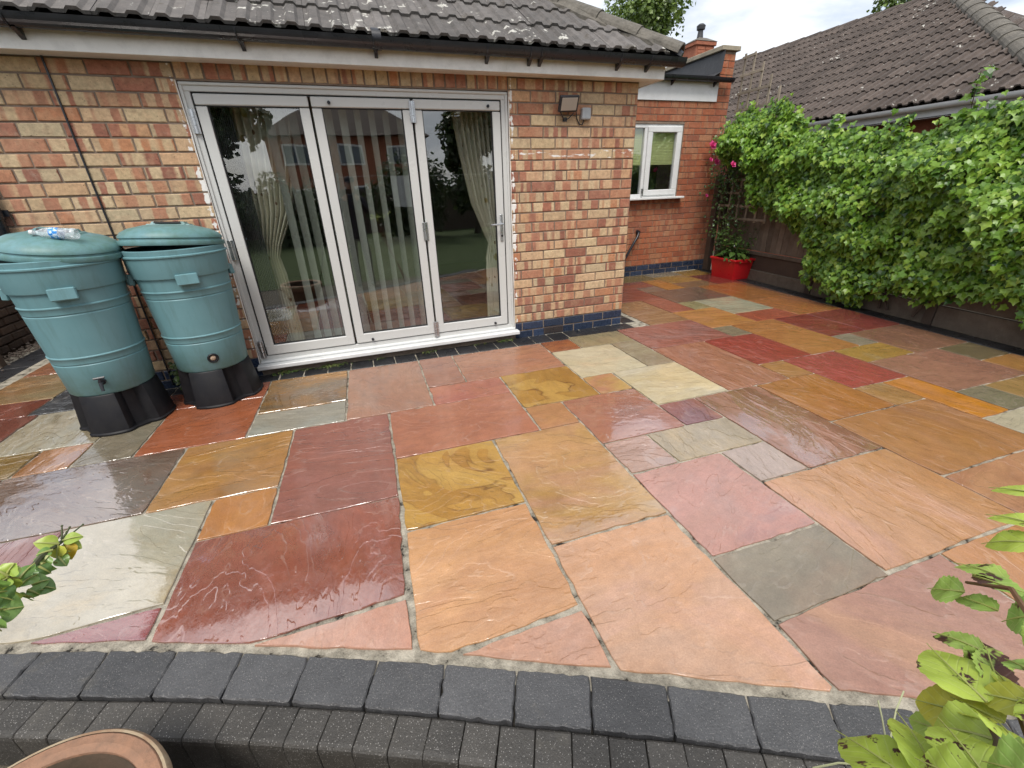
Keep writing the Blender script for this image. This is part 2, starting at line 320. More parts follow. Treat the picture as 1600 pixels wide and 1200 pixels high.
RECT={'goldpink': [0.555, 1.164, 1.29, 2.218], 'marble': [-0.044, 0.555, 1.6, 2.218], 'salmon': [-0.044, 0.878, 2.218, 2.827], 'brownsm': [0.878, 1.164, 2.218, 2.541], 'olivegold': [0.878, 1.49, 2.541, 3.145], 'salmonthin': [0.282, 0.878, 2.827, 3.145], 'pinkbrown': [-0.334, 0.282, 2.827, 3.79], 'pinksm': [0.282, 0.594, 3.145, 3.79], 'salmon2': [0.594, 1.49, 3.145, 3.79], 'orangebrown': [1.49, 1.813, 3.5, 3.79], 'cream': [1.49, 2.126, 2.868, 3.5], 'olive': [1.813, 2.399, 3.5, 3.84], 'greytan': [2.126, 2.399, 2.868, 3.5], 'cream2': [1.773, 2.399, 2.24, 2.868], 'yellowpink': [1.49, 1.773, 2.541, 2.868], 'pinkwet': [1.164, 1.773, 1.932, 2.541], 'redpurple': [1.773, 2.08, 1.932, 2.24], 'greytan2': [1.474, 2.08, 1.614, 1.932], 'pinkgrey': [1.164, 1.474, 1.614, 1.932], 'pink': [1.164, 1.75, 1.001, 1.614], 'lilac': [1.75, 2.08, 1.32, 1.614], 'pinkbrown2': [2.08, 2.646, 1.32, 2.24], 'orange2': [1.75, 2.646, 0.71, 1.32], 'tan': [2.646, 3.543, 1.037, 1.644], 'salmon3': [2.646, 3.55, 0.716, 1.037], 'orange3': [2.05, 2.65, 0.406, 0.71], 'darkgrey': [1.157, 1.75, 0.69, 1.001], 'redbrown': [-0.66, -0.044, 1.87, 2.827], 'creamwet': [-1.6, -0.97, 1.53, 2.185], 'mauvewet': [-2.2, -1.286, 2.185, 2.827], 'gold': [-1.286, -0.66, 2.185, 2.827], 'orangesm': [-0.97, -0.66, 1.872, 2.185], 'orangered': [-1.582, -0.955, 2.827, 3.471], 'red': [-1.9, -0.955, 3.471, 3.79], 'browngold': [-0.955, -0.334, 3.158, 3.79], 'grey': [-0.955, -0.334, 2.827, 3.158], 'greybrown': [-1.9, -1.582, 2.827, 3.471], 'beige': [-2.527, -1.9, 3.135, 3.779], 'slate': [-2.609, -2.0, 3.779, 4.39], 'orangewet': [-2.18, -1.9, 2.827, 3.135], 'yellowl': [-2.446, -2.18, 2.827, 3.135], 'darkred': [-3.18, -2.609, 3.782, 4.11], 'darkred2': [-3.18, -2.527, 3.135, 3.782], 'beigelong': [-3.18, -2.609, 4.11, 4.777], 'redbrownl': [-3.18, -2.609, 4.777, 5.6], 'pinkwavy': [2.399, 3.351, 3.209, 3.854], 'tan2': [2.826, 3.351, 3.854, 4.84], 'redsm': [3.351, 3.696, 4.189, 4.84], 'redb1': [2.826, 4.061, 5.512, 5.888], 'redb2': [2.826, 3.696, 4.84, 5.512], 'greysm': [3.696, 4.061, 5.217, 5.512], 'orangef': [4.061, 4.37, 5.217, 5.888], 'darkmauve': [3.696, 4.577, 4.537, 5.217], 'olivef': [3.696, 3.967, 4.189, 4.537], 'palegreen': [3.967, 4.577, 3.854, 4.537], 'orangef2': [3.351, 3.967, 3.514, 4.189], 'redorange': [3.967, 4.577, 3.514, 3.854], 'orangef3': [4.577, 5.251, 4.252, 5.217], 'stripf': [5.251, 5.9, 4.252, 5.217], 'orangef4': [4.577, 5.9, 3.514, 4.252], 'maroonf': [4.962, 5.9, 5.217, 5.91], 'mauvef': [4.37, 4.962, 5.217, 5.572], 'yellowf': [4.382, 4.98, 5.572, 6.05], 'yellowf2': [4.98, 6.0, 5.91, 6.326], 'olivef2': [2.826, 4.382, 5.888, 6.36], 'maroon1': [4.675, 5.9, 2.847, 3.514], 'maroon2': [4.186, 4.675, 2.847, 3.514], 'orangestain': [3.596, 4.186, 2.551, 3.514], 'greysm2': [4.186, 4.427, 2.551, 2.847], 'mauvebrown': [4.427, 5.9, 2.249, 2.847], 'yellowr': [3.839, 4.427, 2.249, 2.551], 'greyc': [3.351, 3.596, 3.209, 3.514], 'redr': [2.99, 3.596, 2.551, 3.209], 'brownlong': [2.399, 2.99, 2.24, 3.209], 'orangept': [2.99, 3.25, 2.24, 2.551], 'redr2': [3.25, 3.839, 1.939, 2.551], 'oranger': [2.646, 3.25, 1.644, 2.24], 'tansm': [3.25, 3.543, 1.644, 1.939], 'brightorange': [3.543, 3.839, 1.335, 1.939], 'mauver': [3.839, 4.698, 1.64, 2.249], 'oliver': [4.698, 5.9, 1.94, 2.249], 'oranger2': [4.698, 5.9, 1.64, 1.94], 'greyr': [3.839, 4.14, 1.335, 1.64], 'tanr': [4.14, 4.74, 1.339, 1.64], 'creamr': [3.543, 4.145, 1.037, 1.335], 'fill_a': [-3.18, -2.446, 2.827, 3.135], 'fill_b': [-3.18, -2.2, 2.185, 2.827], 'fill_c': [-2.6, -2.0, 4.39, 5.3], 'fill_d': [4.145, 4.74, 1.037, 1.339], 'fill_e': [4.74, 5.9, 1.037, 1.64], 'fill_f': [3.55, 4.3, 0.42, 1.037], 'fill_g': [4.3, 5.9, 0.42, 1.037], 'fill_h': [2.65, 3.55, 0.1, 0.716], 'fill_i': [3.55, 5.9, -0.3, 0.42], 'fill_j': [4.382, 4.98, 6.05, 6.36], 'fill_k': [-3.18, -2.22, 1.9, 2.185]}
POLY={'orange': [(-0.044, 1.6), (0.555, 1.6), (0.55, 0.985), (0.05, 0.962), (-0.058, 1.008)], 'peach': [(0.555, 1.29), (1.157, 1.29), (1.157, 0.69), (1.157, 0.462), (1.133, 0.455), (0.552, 0.725)], 'mauve': [(1.157, 0.69), (2.05, 0.71), (2.05, 0.1), (1.627, 0.235), (1.15, 0.452)], 'redbrown2': [(-0.97, 1.872), (-0.044, 1.872), (-0.068, 1.252), (-0.62, 1.232), (-0.965, 1.362)], 'pinktri': [(-0.066, 1.238), (-0.062, 1.014), (-0.612, 1.226)], 'oranget': [(0.55, 0.972), (0.548, 0.735), (0.075, 0.952)], 'maroontri': [(-0.97, 1.526), (-0.972, 1.372), (-1.39, 1.51)], 'purple': [(-2.222, 2.185), (-1.6, 2.185), (-1.6, 1.58), (-2.0, 1.7), (-2.222, 1.75)], 'orangec': [(2.05, 0.4), (2.65, 0.4), (2.65, -0.1), (2.05, 0.1)]}
POLY['creamwet'] = [(-1.6, 2.185), (-.97, 2.185), (-.97, 1.53), (-1.40, 1.515), (-1.6, 1.575)]; RECT.pop('creamwet')
# name: colour one, colour two, wetness
SC_ = {
'orange': ((233,172,118),(222,158,108),.25), 'peach': ((228,178,146),(230,168,120),.2), 'goldpink': ((212,164,98),(212,156,128),.42),
'marble': ((198,140,50),(222,174,84),.2), 'salmon': ((204,128,94),(190,116,86),.22), 'brownsm': ((180,124,84),(190,138,88),.2),
'olivegold': ((160,118,48),(186,146,66),.25), 'salmonthin': ((184,108,90),(200,126,96),.2), 'pinkbrown': ((178,126,102),(184,134,108),.2),
'pinksm': ((188,128,104),(196,138,112),.2), 'salmon2': ((200,134,104),(206,142,106),.2), 'orangebrown': ((188,108,56),(146,86,64),.2),
'cream': ((222,208,172),(226,214,184),.15), 'olive': ((150,138,102),(160,146,108),.2), 'greytan': ((164,150,120),(150,132,108),.25),
'cream2': ((224,212,186),(222,200,150),.15), 'yellowpink': ((216,174,80),(206,140,108),.2), 'pinkwet': ((196,128,112),(204,134,104),.56),
'redpurple': ((166,98,80),(138,88,94),.35), 'greytan2': ((176,160,138),(164,146,118),.3), 'pinkgrey': ((202,158,142),(196,150,128),.46),
'pink': ((214,150,136),(206,146,128),.36), 'lilac': ((194,170,158),(200,176,166),.3), 'pinkbrown2': ((186,128,104),(176,120,98),.50),
'orange2': ((220,162,116),(212,150,98),.25), 'tan': ((194,132,78),(200,140,92),.25), 'salmon3': ((204,148,118),(198,138,104),.25),
'orange3': ((224,160,104),(216,150,96),.25), 'mauve': ((196,146,126),(190,136,116),.2), 'darkgrey': ((138,126,108),(148,136,116),.2),
'redbrown': ((162,94,76),(150,92,80),.36), 'redbrown2': ((168,92,70),(158,92,80),.52), 'pinktri': ((226,166,136),(216,148,118),.3),
'oranget': ((224,168,138),(220,158,124),.2), 'maroontri': ((158,72,74),(148,70,66),.52), 'creamwet': ((206,194,166),(214,206,186),.52),
'purple': ((150,98,96),(160,106,100),.42), 'mauvewet': ((128,100,84),(138,110,94),.52), 'gold': ((204,148,76),(198,138,74),.38),
'orangesm': ((216,144,72),(206,132,66),.28), 'orangered': ((178,98,62),(168,96,66),.32), 'red': ((168,90,64),(160,88,66),.3),
'browngold': ((128,106,74),(192,130,44),.4), 'grey': ((168,162,148),(158,152,138),.3), 'greybrown': ((142,130,108),(132,120,100),.42),
'beige': ((196,184,158),(184,170,140),.42), 'slate': ((84,88,94),(74,76,84),.4), 'orangewet': ((206,142,84),(186,116,56),.48),
'yellowl': ((192,162,100),(170,134,70),.48), 'darkred': ((152,84,68),(142,80,66),.42), 'darkred2': ((154,92,80),(146,84,70),.45),
'beigelong': ((196,178,138),(200,148,98),.42), 'redbrownl': ((172,114,84),(166,108,82),.35), 'pinkwavy': ((190,118,104),(180,110,94),.34),
'tan2': ((186,144,104),(176,134,92),.25), 'redsm': ((172,100,80),(164,98,82),.25), 'redb1': ((148,78,62),(152,84,66),.25), 'redb2': ((152,80,66),(146,80,66),.25),
'greysm': ((136,116,104),(126,110,100),.25), 'orangef': ((206,140,58),(196,130,60),.22), 'darkmauve': ((116,96,86),(126,100,86),.25),
'olivef': ((156,150,108),(166,156,116),.25), 'palegreen': ((190,190,164),(182,182,156),.25), 'orangef2': ((216,150,78),(206,142,84),.25),
'redorange': ((178,90,64),(168,88,66),.25), 'orangef3': ((186,120,64),(176,114,66),.25), 'stripf': ((132,90,70),(142,98,70),.25),
'orangef4': ((182,116,64),(172,110,66),.25), 'maroonf': ((126,60,54),(120,62,58),.25), 'mauvef': ((136,106,80),(146,112,82),.25),
'yellowf': ((176,136,58),(166,126,58),.25), 'yellowf2': ((170,130,54),(160,124,58),.25), 'olivef2': ((130,110,64),(140,116,66),.25),
'maroon1': ((146,66,58),(140,68,62),.28), 'maroon2': ((148,66,58),(140,66,62),.28), 'orangestain': ((202,136,76),(192,126,72),.26),
'greysm2': ((150,140,120),(142,132,112),.25), 'mauvebrown': ((146,104,84),(152,110,84),.28), 'yellowr': ((192,150,74),(182,140,70),.25),
'greyc': ((150,136,110),(142,128,104),.25), 'redr': ((172,74,62),(164,76,66),.26), 'brownlong': ((184,122,92),(176,116,90),.32),
'orangept': ((196,140,84),(190,132,84),.25), 'redr2': ((176,80,72),(168,80,74),.28), 'oranger': ((200,130,64),(192,126,72),.28),
'tansm': ((196,146,88),(186,136,84),.25), 'brightorange': ((228,146,44),(216,134,40),.22), 'mauver': ((166,118,98),(160,114,96),.28),
'oliver': ((116,106,76),(126,112,80),.25), 'oranger2': ((182,130,70),(174,122,68),.25), 'greyr': ((140,130,108),(132,122,102),.25),
'tanr': ((186,146,90),(178,138,86),.25), 'creamr': ((216,206,184),(208,196,170),.2), 'orangec': ((214,152,110),(206,146,108),.25)}
TH = -0.0219
CT, ST = math.cos(TH), math.sin(TH)
def pw(x, y): return Vector((x * CT - y * ST, x * ST + y * CT, 0))      # patio frame -> world

# ------------------------------------------------------------------ ground, patio bed
g = Nt('soil_and_gravel'); p_ = g.pos()
cc = g.ramp(g.noise(p_, 3.0, 8, 0.7), [(0.3, (0.05, 0.04, 0.028, 1)), (0.6, (0.10, 0.085, 0.06, 1))])
cc = g.mix(g.ramp(g.voro(p_, 55), [(0.05, 0.55), (0.25, 0.0)]), cc, (0.32, 0.29, 0.25, 1))
g.set(color=cc, rough=0.9, normal=g.bump(g.noise(p_, 40, 6, 0.7), 0.02, 0.8)); M_SOIL = g.m
mb = MB(); mb.add([(-400, -400, -.17), (400, -400, -.17), (400, 400, -.17), (-400, 400, -.17)], [(0, 1, 2, 3)])
ground = tag(mb.build('ground', M_SOIL), 'dark soil and gravel ground below the raised patio', kind='structure')
g = Nt('lawn'); p_ = g.pos()
g.set(color=g.ramp(g.noise(p_, 14, 7, 0.7), [(0.3, (0.035, 0.06, 0.015, 1)), (0.7, (0.08, 0.12, 0.03, 1))]), rough=0.9, normal=g.bump(g.noise(p_, 90, 4), 0.03, 1.0))
mb = MB(); mb.add([(-9, -12, -.16), (9, -12, -.16), (9, -.9, -.16), (-9, -.9, -.16)], [(0, 1, 2, 3)])
tag(mb.build('lawn', g.m), 'short mown grass behind the photographer', kind='structure')

g = Nt('joint_mortar'); p_ = g.pos()
cc = g.ramp(g.noise(p_, 13, 5, 0.7), [(0.37, (0.02, 0.016, 0.011, 1)), (0.41, (0.20, 0.18, 0.14, 1)), (0.62, (0.44, 0.40, 0.32, 1))])
g.set(color=cc, rough=0.9, normal=g.bump(g.noise(p_, 60, 7, 0.7), 0.012, 1.0)); M_JOINT = g.m

# joints of the charcoal kerb row, patio-side and garden-side ends, in metres
KI = [(-1.285,1.483),(-1.054,1.400),(-.824,1.312),(-.603,1.223),(-.386,1.129),(-.164,1.031),(.048,.939),(.263,.837),(.477,.737),(.686,.627),(.894,.520),(1.104,.420),(1.318,.318),(1.532,.216),(1.746,.114),(1.960,.012),(2.174,-.090)]
KO = [(-1.32,1.343),(-1.083,1.249),(-.856,1.163),(-.644,1.078),(-.435,.990),(-.219,.895),(-.006,.797),(.200,.696),(.409,.598),(.619,.499),(.824,.396),(1.028,.294),(1.236,.192),(1.446,.088),(1.656,-.016),(1.866,-.120),(2.076,-.224)]
for _ in range(7):
    KI.insert(0, (KI[0][0] - .226, KI[0][1] + .072)); KO.insert(0, (KO[0][0] - .234, KO[0][1] + .079))
mb = MB()
front = [(x + .0, y - .05, -.009) for x, y in KI]
back = [(6.3, -.6, -.009), (6.3, 6.5, -.009), (-3.6, 6.5, -.009), (-3.6, front[0][1], -.009)]
vs = front + back; mb.add(vs, [tuple(range(len(vs)))])
patio = tag(mb.build('patio', M_JOINT), 'raised sandstone patio bedded in grey mortar', kind='structure')

def clip(poly, nx, ny, d):      # keep nx*x+ny*y <= d
    out = []
    for i in range(len(poly)):
        a_, b_ = poly[i], poly[(i + 1) % len(poly)]
        da, db = nx * a_[0] + ny * a_[1] - d, nx * b_[0] + ny * b_[1] - d
        if da <= 0: out.append(a_)
        if da * db < 0:
            t = da / (da - db); out.append((a_[0] + (b_[0] - a_[0]) * t, a_[1] + (b_[1] - a_[1]) * t))
    return out
def inset(poly, g_):
    n_ = len(poly); out = []
    for i in range(n_):
        p0, p1, p2 = Vector(poly[i - 1]), Vector(poly[i]), Vector(poly[(i + 1) % n_])
        e1 = (p1 - p0).normalized(); e2 = (p2 - p1).normalized()
        n1 = Vector((-e1.y, e1.x)); n2 = Vector((-e2.y, e2.x))
        b_ = n1 + n2; k_ = b_.dot(n1)
        out.append(p1 + b_ * (g_ / max(k_, 0.25)))
    return out
def slab_obj(name, poly, mat, parent, gap=.0065, step=.05, jit=.0034, top=0.0, thick=.03, cham=.002, seed=0, tilt=.0015):
    rg = random.Random(seed)
    P = [Vector(p) for p in poly]
    ar = sum(P[i].x * P[(i + 1) % len(P)].y - P[(i + 1) % len(P)].x * P[i].y for i in range(len(P)))
    if ar < 0: P = P[::-1]
    P = inset(P, gap)
    c = sum(P, Vector((0, 0))) / len(P)
    rim = []
    for i in range(len(P)):
        a_, b_ = P[i], P[(i + 1) % len(P)]; L_ = (b_ - a_).length; k = max(1, int(L_ / step)); nrm = Vector((-(b_ - a_).y, (b_ - a_).x)).normalized()
        for j in range(k):
            q = a_.lerp(b_, j / k)
            off = rg.uniform(-jit, jit) if j else 0
            if rg.random() < .06: off += jit * 1.8
            if j: q = q + nrm * off
            else: q = q + (c - q).normalized() * rg.uniform(.001, .006)
            rim.append(q)
    k = len(rim); tx, ty = rg.uniform(-tilt, tilt), rg.uniform(-tilt, tilt); dz = top + rg.uniform(-.0018, .0018)
    inn = inset(rim, cham)
    vs = [(q.x - c.x, q.y - c.y, dz + (q.x - c.x) * tx + (q.y - c.y) * ty) for q in inn]
    vs += [(q.x - c.x, q.y - c.y, dz - cham * rg.uniform(.7, 1.5) + (q.x - c.x) * tx + (q.y - c.y) * ty) for q in rim]
    vs += [(q.x - c.x, q.y - c.y, dz - thick) for q in rim]
    fs = [tuple(range(k))] + [(i, k + i, k + (i + 1) % k, (i + 1) % k) for i in range(k)] + [(k + i, 2 * k + i, 2 * k + (i + 1) % k, k + (i + 1) % k) for i in range(k)]
    m_ = MB(); m_.add(vs, fs)
    return attach(bpy.data.objects.new(name, m_.mesh(name, mat)), parent, Vector((c.x, c.y, 0)))

FX0, FY0, FU = 5.39, 1.85, Vector((0.1073, 0.9942, 0)).normalized()      # fence base line
FN = Vector((-FU.y, FU.x, 0))                                            # towards the patio
def fp(s, d=0.0, z=0.0): return Vector((FX0, FY0, 0)) + FU * s + FN * d + Vector((0, 0, z))
BW = .235
bl = fp(0, BW)
bn = -FN; bd = bn.dot(bl)
i_ = 0
for nm, rc in list(RECT.items()) + list(POLY.items()):
    i_ += 1
    pts = [(rc[0], rc[2]), (rc[1], rc[2]), (rc[1], rc[3]), (rc[0], rc[3])] if nm in RECT else list(rc)
    pts = [pw(*q) for q in pts]; pts = [(q.x, q.y) for q in pts]
    pts = clip(pts, bn.x, bn.y, bd)
    if nm not in POLY: pts = clip(pts, 0, 1, 6.29)
    if len(pts) < 3: continue
    c1, c2, wet = SC_.get(nm, (random.choice([(200,140,100),(170,100,80),(190,150,100),(150,135,112)]),) * 2 + (.3,))
    m = slab_mat('sandstone_' + nm.replace('_', ''), c1, c2, i_ * 13 + 5, wet, random.choice([0, .25, -.3, 1.4, 1.7, .6]), nm in ('marble', 'olivegold'))
    slab_obj('paving_slab', pts, m, patio, seed=i_)

def conc_mat(name, c, speck=0.5, rough=0.7, wet=0.0):
    n = Nt(name); co = n.vadd(n.obj(), n.comb(n.math('MULTIPLY', n.rand(), 31.0), n.math('MULTIPLY', n.rand(), 57.0), 0.0))
    col = n.mix(n.ramp(n.noise(co, 9, 6, 0.65), [(0.3, 0.0), (0.7, 1.0)]), c, tuple(x * 0.7 for x in c[:3]) + (1,))
    col = n.mix(1.0, col, n.ramp(n.rand(), [(0, 0.72), (1, 1.22)]), 'MULTIPLY')
    col = n.mix(n.ramp(n.voro(co, 150), [(0.10, speck), (0.24, 0.0)]), col, (0.45, 0.43, 0.40, 1))
    col = n.mix(1.0, col, n.ramp(n.noise(co, 300, 3), [(0.25, 0.7), (0.75, 1.25)]), 'MULTIPLY')
    col = n.mix(n.ramp(n.noise(n.pos(), 5, 7, 0.7), [(0.58, 0.0), (0.72, 0.4)]), col, (0.14, 0.125, 0.095, 1))
    n.set(color=col, rough=n.remap(n.noise(co, 8, 4), 0.3, 0.7, rough - .12, rough + .15), spec=0.5 + wet, normal=n.bump(n.math('ADD', n.noise(co, 130, 5, 0.7), n.math('MULTIPLY', n.noise(co, 14, 3), 1.2)), 0.004, 0.8)); return n.m
M_KERB = conc_mat('charcoal_kerb', (0.079, 0.079, 0.081, 1), 0.4, 0.38)
M_EDGE = conc_mat('brown_grey_edging', (0.058, 0.053, 0.046, 1), 0.6, 0.5)
M_BORD = conc_mat('charcoal_border', (0.022, 0.023, 0.026, 1), 0.15, 0.34)

M_DARKJ = plain('dark_kiln_sand', (0.018, 0.016, 0.013, 1), (0.04, 0.035, 0.028, 1), 0.95, 40)
kerb_base = MB()
n_ = len(KI)
vs = [(x, y - .004, -.012) for x, y in KI] + [(x, y - .1, -.06) for x, y in KO] + [(x - .045, y - .1, -.17) for x, y in KO]
kerb_base.add(vs, [(i, i + 1, n_ + i + 1, n_ + i) for i in range(n_ - 1)] + [(n_ + i, n_ + i + 1, 2 * n_ + i + 1, 2 * n_ + i) for i in range(n_ - 1)])
kerb = tag(kerb_base.build('kerb', M_DARKJ), 'double row of kerb blocks edging the raised patio', kind='structure')
for i in range(n_ - 1):
    poly = [KI[i], KI[i + 1], KO[i + 1], KO[i]]
    slab_obj('kerb_block', poly, M_KERB, kerb, gap=.0012, step=.02, jit=.0022, top=-.001, thick=.055, cham=.0045, seed=900 + i, tilt=.004)
# lower row: bull-nosed edging blocks following the garden side of the kerb
path = [Vector((x, y, 0)) for x, y in KO]
cum = [0]
for i in range(1, len(path)): cum.append(cum[-1] + (path[i] - path[i - 1]).length)
def along(s):
    for i in range(1, len(path)):
        if s <= cum[i] or i == len(path) - 1:
            t = (path[i] - path[i - 1]).normalized(); return path[i - 1] + t * (s - cum[i - 1]), t
s_ = 0.0; w_ = .1045; bi = 0
prof = [(0.004, -.17), (0.004, -.017), (.010, -.014), (.090, -.014), (.099, -.016), (.105, -.022), (.108, -.034), (.110, -.17)]
while s_ + w_ < cum[-1]:
    a_, t = along(s_ + w_ / 2); o_ = Vector((t.y, -t.x, 0)); 
    vs = []; h = w_ / 2 - .0012; jz = rnd(-.0015, .0015)
    for sx, ins in ((-1, 0), (-.96, .002), (.96, .002), (1, 0)):
        for d_, z_ in prof: vs.append(t * (sx * h) + o_ * (d_ - (.002 if not ins and d_ > .09 else 0)) + Vector((0, 0, z_ + jz - (0 if ins or z_ < -.1 else .0025))))
    k = len(prof); fs = [(i * k + j, i * k + j + 1, (i + 1) * k + j + 1, (i + 1) * k + j) for i in range(3) for j in range(k - 1)] + [tuple(range(k))[::-1], tuple(range(3 * k, 4 * k))]
    m_ = MB(); m_.add(vs, fs)
    ob = attach(bpy.data.objects.new('edging_block', m_.mesh('edging_block', M_EDGE)), kerb, a_); fix_normals(ob)
    s_ += w_; bi += 1

border = MB(); 
q0, q1, q2, q3 = fp(-3.2, .0, -.02), fp(4.6, .0, -.02), fp(4.6, BW, -.02), fp(-3.2, BW, -.02)
border.add([q0, q1, q2, q3], [(0, 1, 2, 3)])
border = tag(border.build('border', M_JOINT), 'dark border strip around the sandstone patio', kind='structure')
x = -2.2
k = 0
while x < 2.7:                       # strip along the foot of the bungalow wall
    w = .197; y0 = pw(x, 3.80).y
    slab_obj('border_block', [(x, y0), (min(x + w, 2.83), y0 - .004), (min(x + w, 2.83), 4.0), (x, 4.0)], M_BORD, border, gap=.003, step=.06, jit=.002, top=-.004, thick=.03, cham=.004, seed=1500 + k); x += w; k += 1
y = 4.0
while y < 6.2:
    slab_obj('border_block', [(2.69, y), (2.86, y), (2.86, y + .197), (2.69, y + .197)], M_BORD, border, gap=.003, step=.06, top=-.004, cham=.004, seed=1600 + k); y += .197; k += 1
s = -3.2
while s < 4.55:                      # strip along the foot of the fence
    q = [fp(s, .012), fp(s + .4, .012), fp(s + .4, BW - .012), fp(s, BW - .012)]
    slab_obj('border_block', [(v.x, v.y) for v in q], M_BORD, border, gap=.003, step=.08, top=-.002, cham=.004, seed=1700 + k); s += .4; k += 1
y = 2.0
while y < 7.5:                       # strip at the far left
    slab_obj('border_block', [(-3.45, y), (-3.19, y), (-3.19, y + .4), (-3.45, y + .4)], M_BORD, border, gap=.003, step=.08, top=-.003, cham=.004, seed=1800 + k); y += .4; k += 1
# ------------------------------------------------------------------ bungalow
Y0 = 4.01; CH = .0876; BL = .2375
M_MORT = plain('sand_mortar', (0.25, 0.19, 0.145, 1), (0.16, 0.12, 0.09, 1), 0.9, 12, 0.004, 90)
M_BRICK = brick_mat('rustic_brick', [(0.27, 0.115, 0.08, 1), (0.39, 0.165, 0.105, 1), (0.44, 0.22, 0.13, 1), (0.34, 0.145, 0.098, 1), (0.48, 0.225, 0.115, 1)],
                    [(0.52, 0.385, 0.225, 1), (0.58, 0.45, 0.28, 1), (0.55, 0.355, 0.21, 1), (0.48, 0.39, 0.25, 1), (0.54, 0.32, 0.175, 1)], (.22, .13), 1.0, True)
M_BRICK2 = brick_mat('orange_brick', [(0.30, 0.09, 0.045, 1), (0.38, 0.125, 0.06, 1), (0.26, 0.085, 0.048, 1)], [(0.40, 0.19, 0.10, 1), (0.34, 0.15, 0.08, 1)], (.08, .4), 0.5)
M_BLUE = plain('blue_engineering_brick', (0.022, 0.034, 0.062, 1), (0.03, 0.045, 0.085, 1), 0.28, 14, 0.002, 60, 0.5, 0.3)
M_WHITE = plain('white_plastic', (0.68, 0.69, 0.69, 1), (0.62, 0.63, 0.62, 1), 0.35, 3, 0, dirt=0.12)
M_FASC = plain('aged_white_fascia', (0.80, 0.80, 0.77, 1), (0.74, 0.73, 0.69, 1), 0.4, 2.5, 0, dirt=0.25)
M_BLACK = plain('black_plastic', (0.012, 0.013, 0.017, 1), (0.02, 0.021, 0.026, 1), 0.3, 4, 0)
def brick_mesh(name, L_, H_, D_, mat, seed, ch=.004, jit=.0022):
    rg = random.Random(seed); m_ = MB(); x, z = L_ / 2, H_ / 2
    j = lambda a: a + rg.uniform(-jit, jit)
    fr = [(j(-x + ch), 0, j(-z + ch)), (j(x - ch), 0, j(-z + ch)), (j(x - ch), 0, j(z - ch)), (j(-x + ch), 0, j(z - ch))]
    md = [(j(-x), ch, j(-z)), (j(x), ch, j(-z)), (j(x), ch, j(z)), (j(-x), ch, j(z))]
    bk = [(a, D_, b) for a, _, b in md]
    m_.add(fr + md + bk, [(0, 1, 2, 3)] + [(4 + i, 4 + (i + 1) % 4, (i + 1) % 4, i) for i in range(4)] + [(8 + i, 8 + (i + 1) % 4, 4 + (i + 1) % 4, 4 + i) for i in range(4)])
    return m_.mesh(name, mat)
BM = [brick_mesh('brick', BL - .012, CH - .012, .05, M_BRICK, i) for i in range(6)]
BM2 = [brick_mesh('brick', BL - .010, CH - .009, .05, M_BRICK2, i, .003, .0012) for i in range(4)]
BMB = [brick_mesh('blue_brick', BL - .012, CH - .012, .05, M_BLUE, i) for i in range(3)]
BSOL = [brick_mesh('brick', CH - .012, .225, .05, M_BRICK, 20 + i) for i in range(5)]
def lay(parent, x0, x1, y, z0, courses, holes=(), meshes=BM, blue=BMB, nblue=2, start=0, name='brick', phase=0):
    """running bond between x0 and x1; holes are (x0,x1,z0,z1)"""
    for k in range(start, courses):
        za, zb = z0 + k * CH, z0 + (k + 1) * CH; zc = (za + zb) / 2
        spans = [(x0, x1)]
        for h in holes:
            if h[2] < zc < h[3]:
                ns = []
                for a_, b_ in spans:
                    if h[0] > a_: ns.append((a_, min(b_, h[0])))
                    if h[1] < b_: ns.append((max(a_, h[1]), b_))
                spans = [q for q in ns if q[1] - q[0] > .02]
        for a_, b_ in spans:
            cur = b_; first = True                  # bond set out from the right-hand end
            while cur > a_ + .02:
                w = BL * (0.5 if (first and (k + phase) % 2 == 0) else 1.0); w = min(w, cur - a_)
                if cur - w - a_ < .03: w = cur - a_
                ms = blue if k < nblue else meshes
                M_ = Matrix.Translation((cur - w / 2, y + rnd(-.0015, .0015), zc)) @ Matrix.Diagonal((max((w - .012) / (BL - .012), .05), 1, 1, 1))
                place('engineering_brick' if k < nblue else name, random.choice(ms), parent, M_)
                cur -= w; first = False

bung = thing('bungalow', 'brick bungalow with grey folding glass doors and dark tiled roof', 'house', (0.2, Y0, 0))
mb = MB(); D0, D1, DT = -.962, 1.404, 2.158
# mortar backing with the door opening left open
for (xa, xb, za, zb) in ((-2.2, D0, -.2, 2.35), (D1, 2.675, -.2, 2.35), (D0, D1, DT, 2.35), (D0, D1, -.2, .045)):
    mb.box(((xa + xb) / 2, Y0 + .007 + .12, (za + zb) / 2), (xb - xa - .0005, .24, zb - za - .0005))
mb.box((-2.195 + .12, Y0 + .25 + 3, 1.07), (.24, 6, 2.55)); mb.box((2.67 - .12, Y0 + .25 + 3, 1.07), (.24, 6, 2.55))
wall = mb.build('wall', M_MORT, bung)
lay(wall, -2.2, 2.675, Y0, -.02, 26, [(D0, D1, -1, DT + .3)])
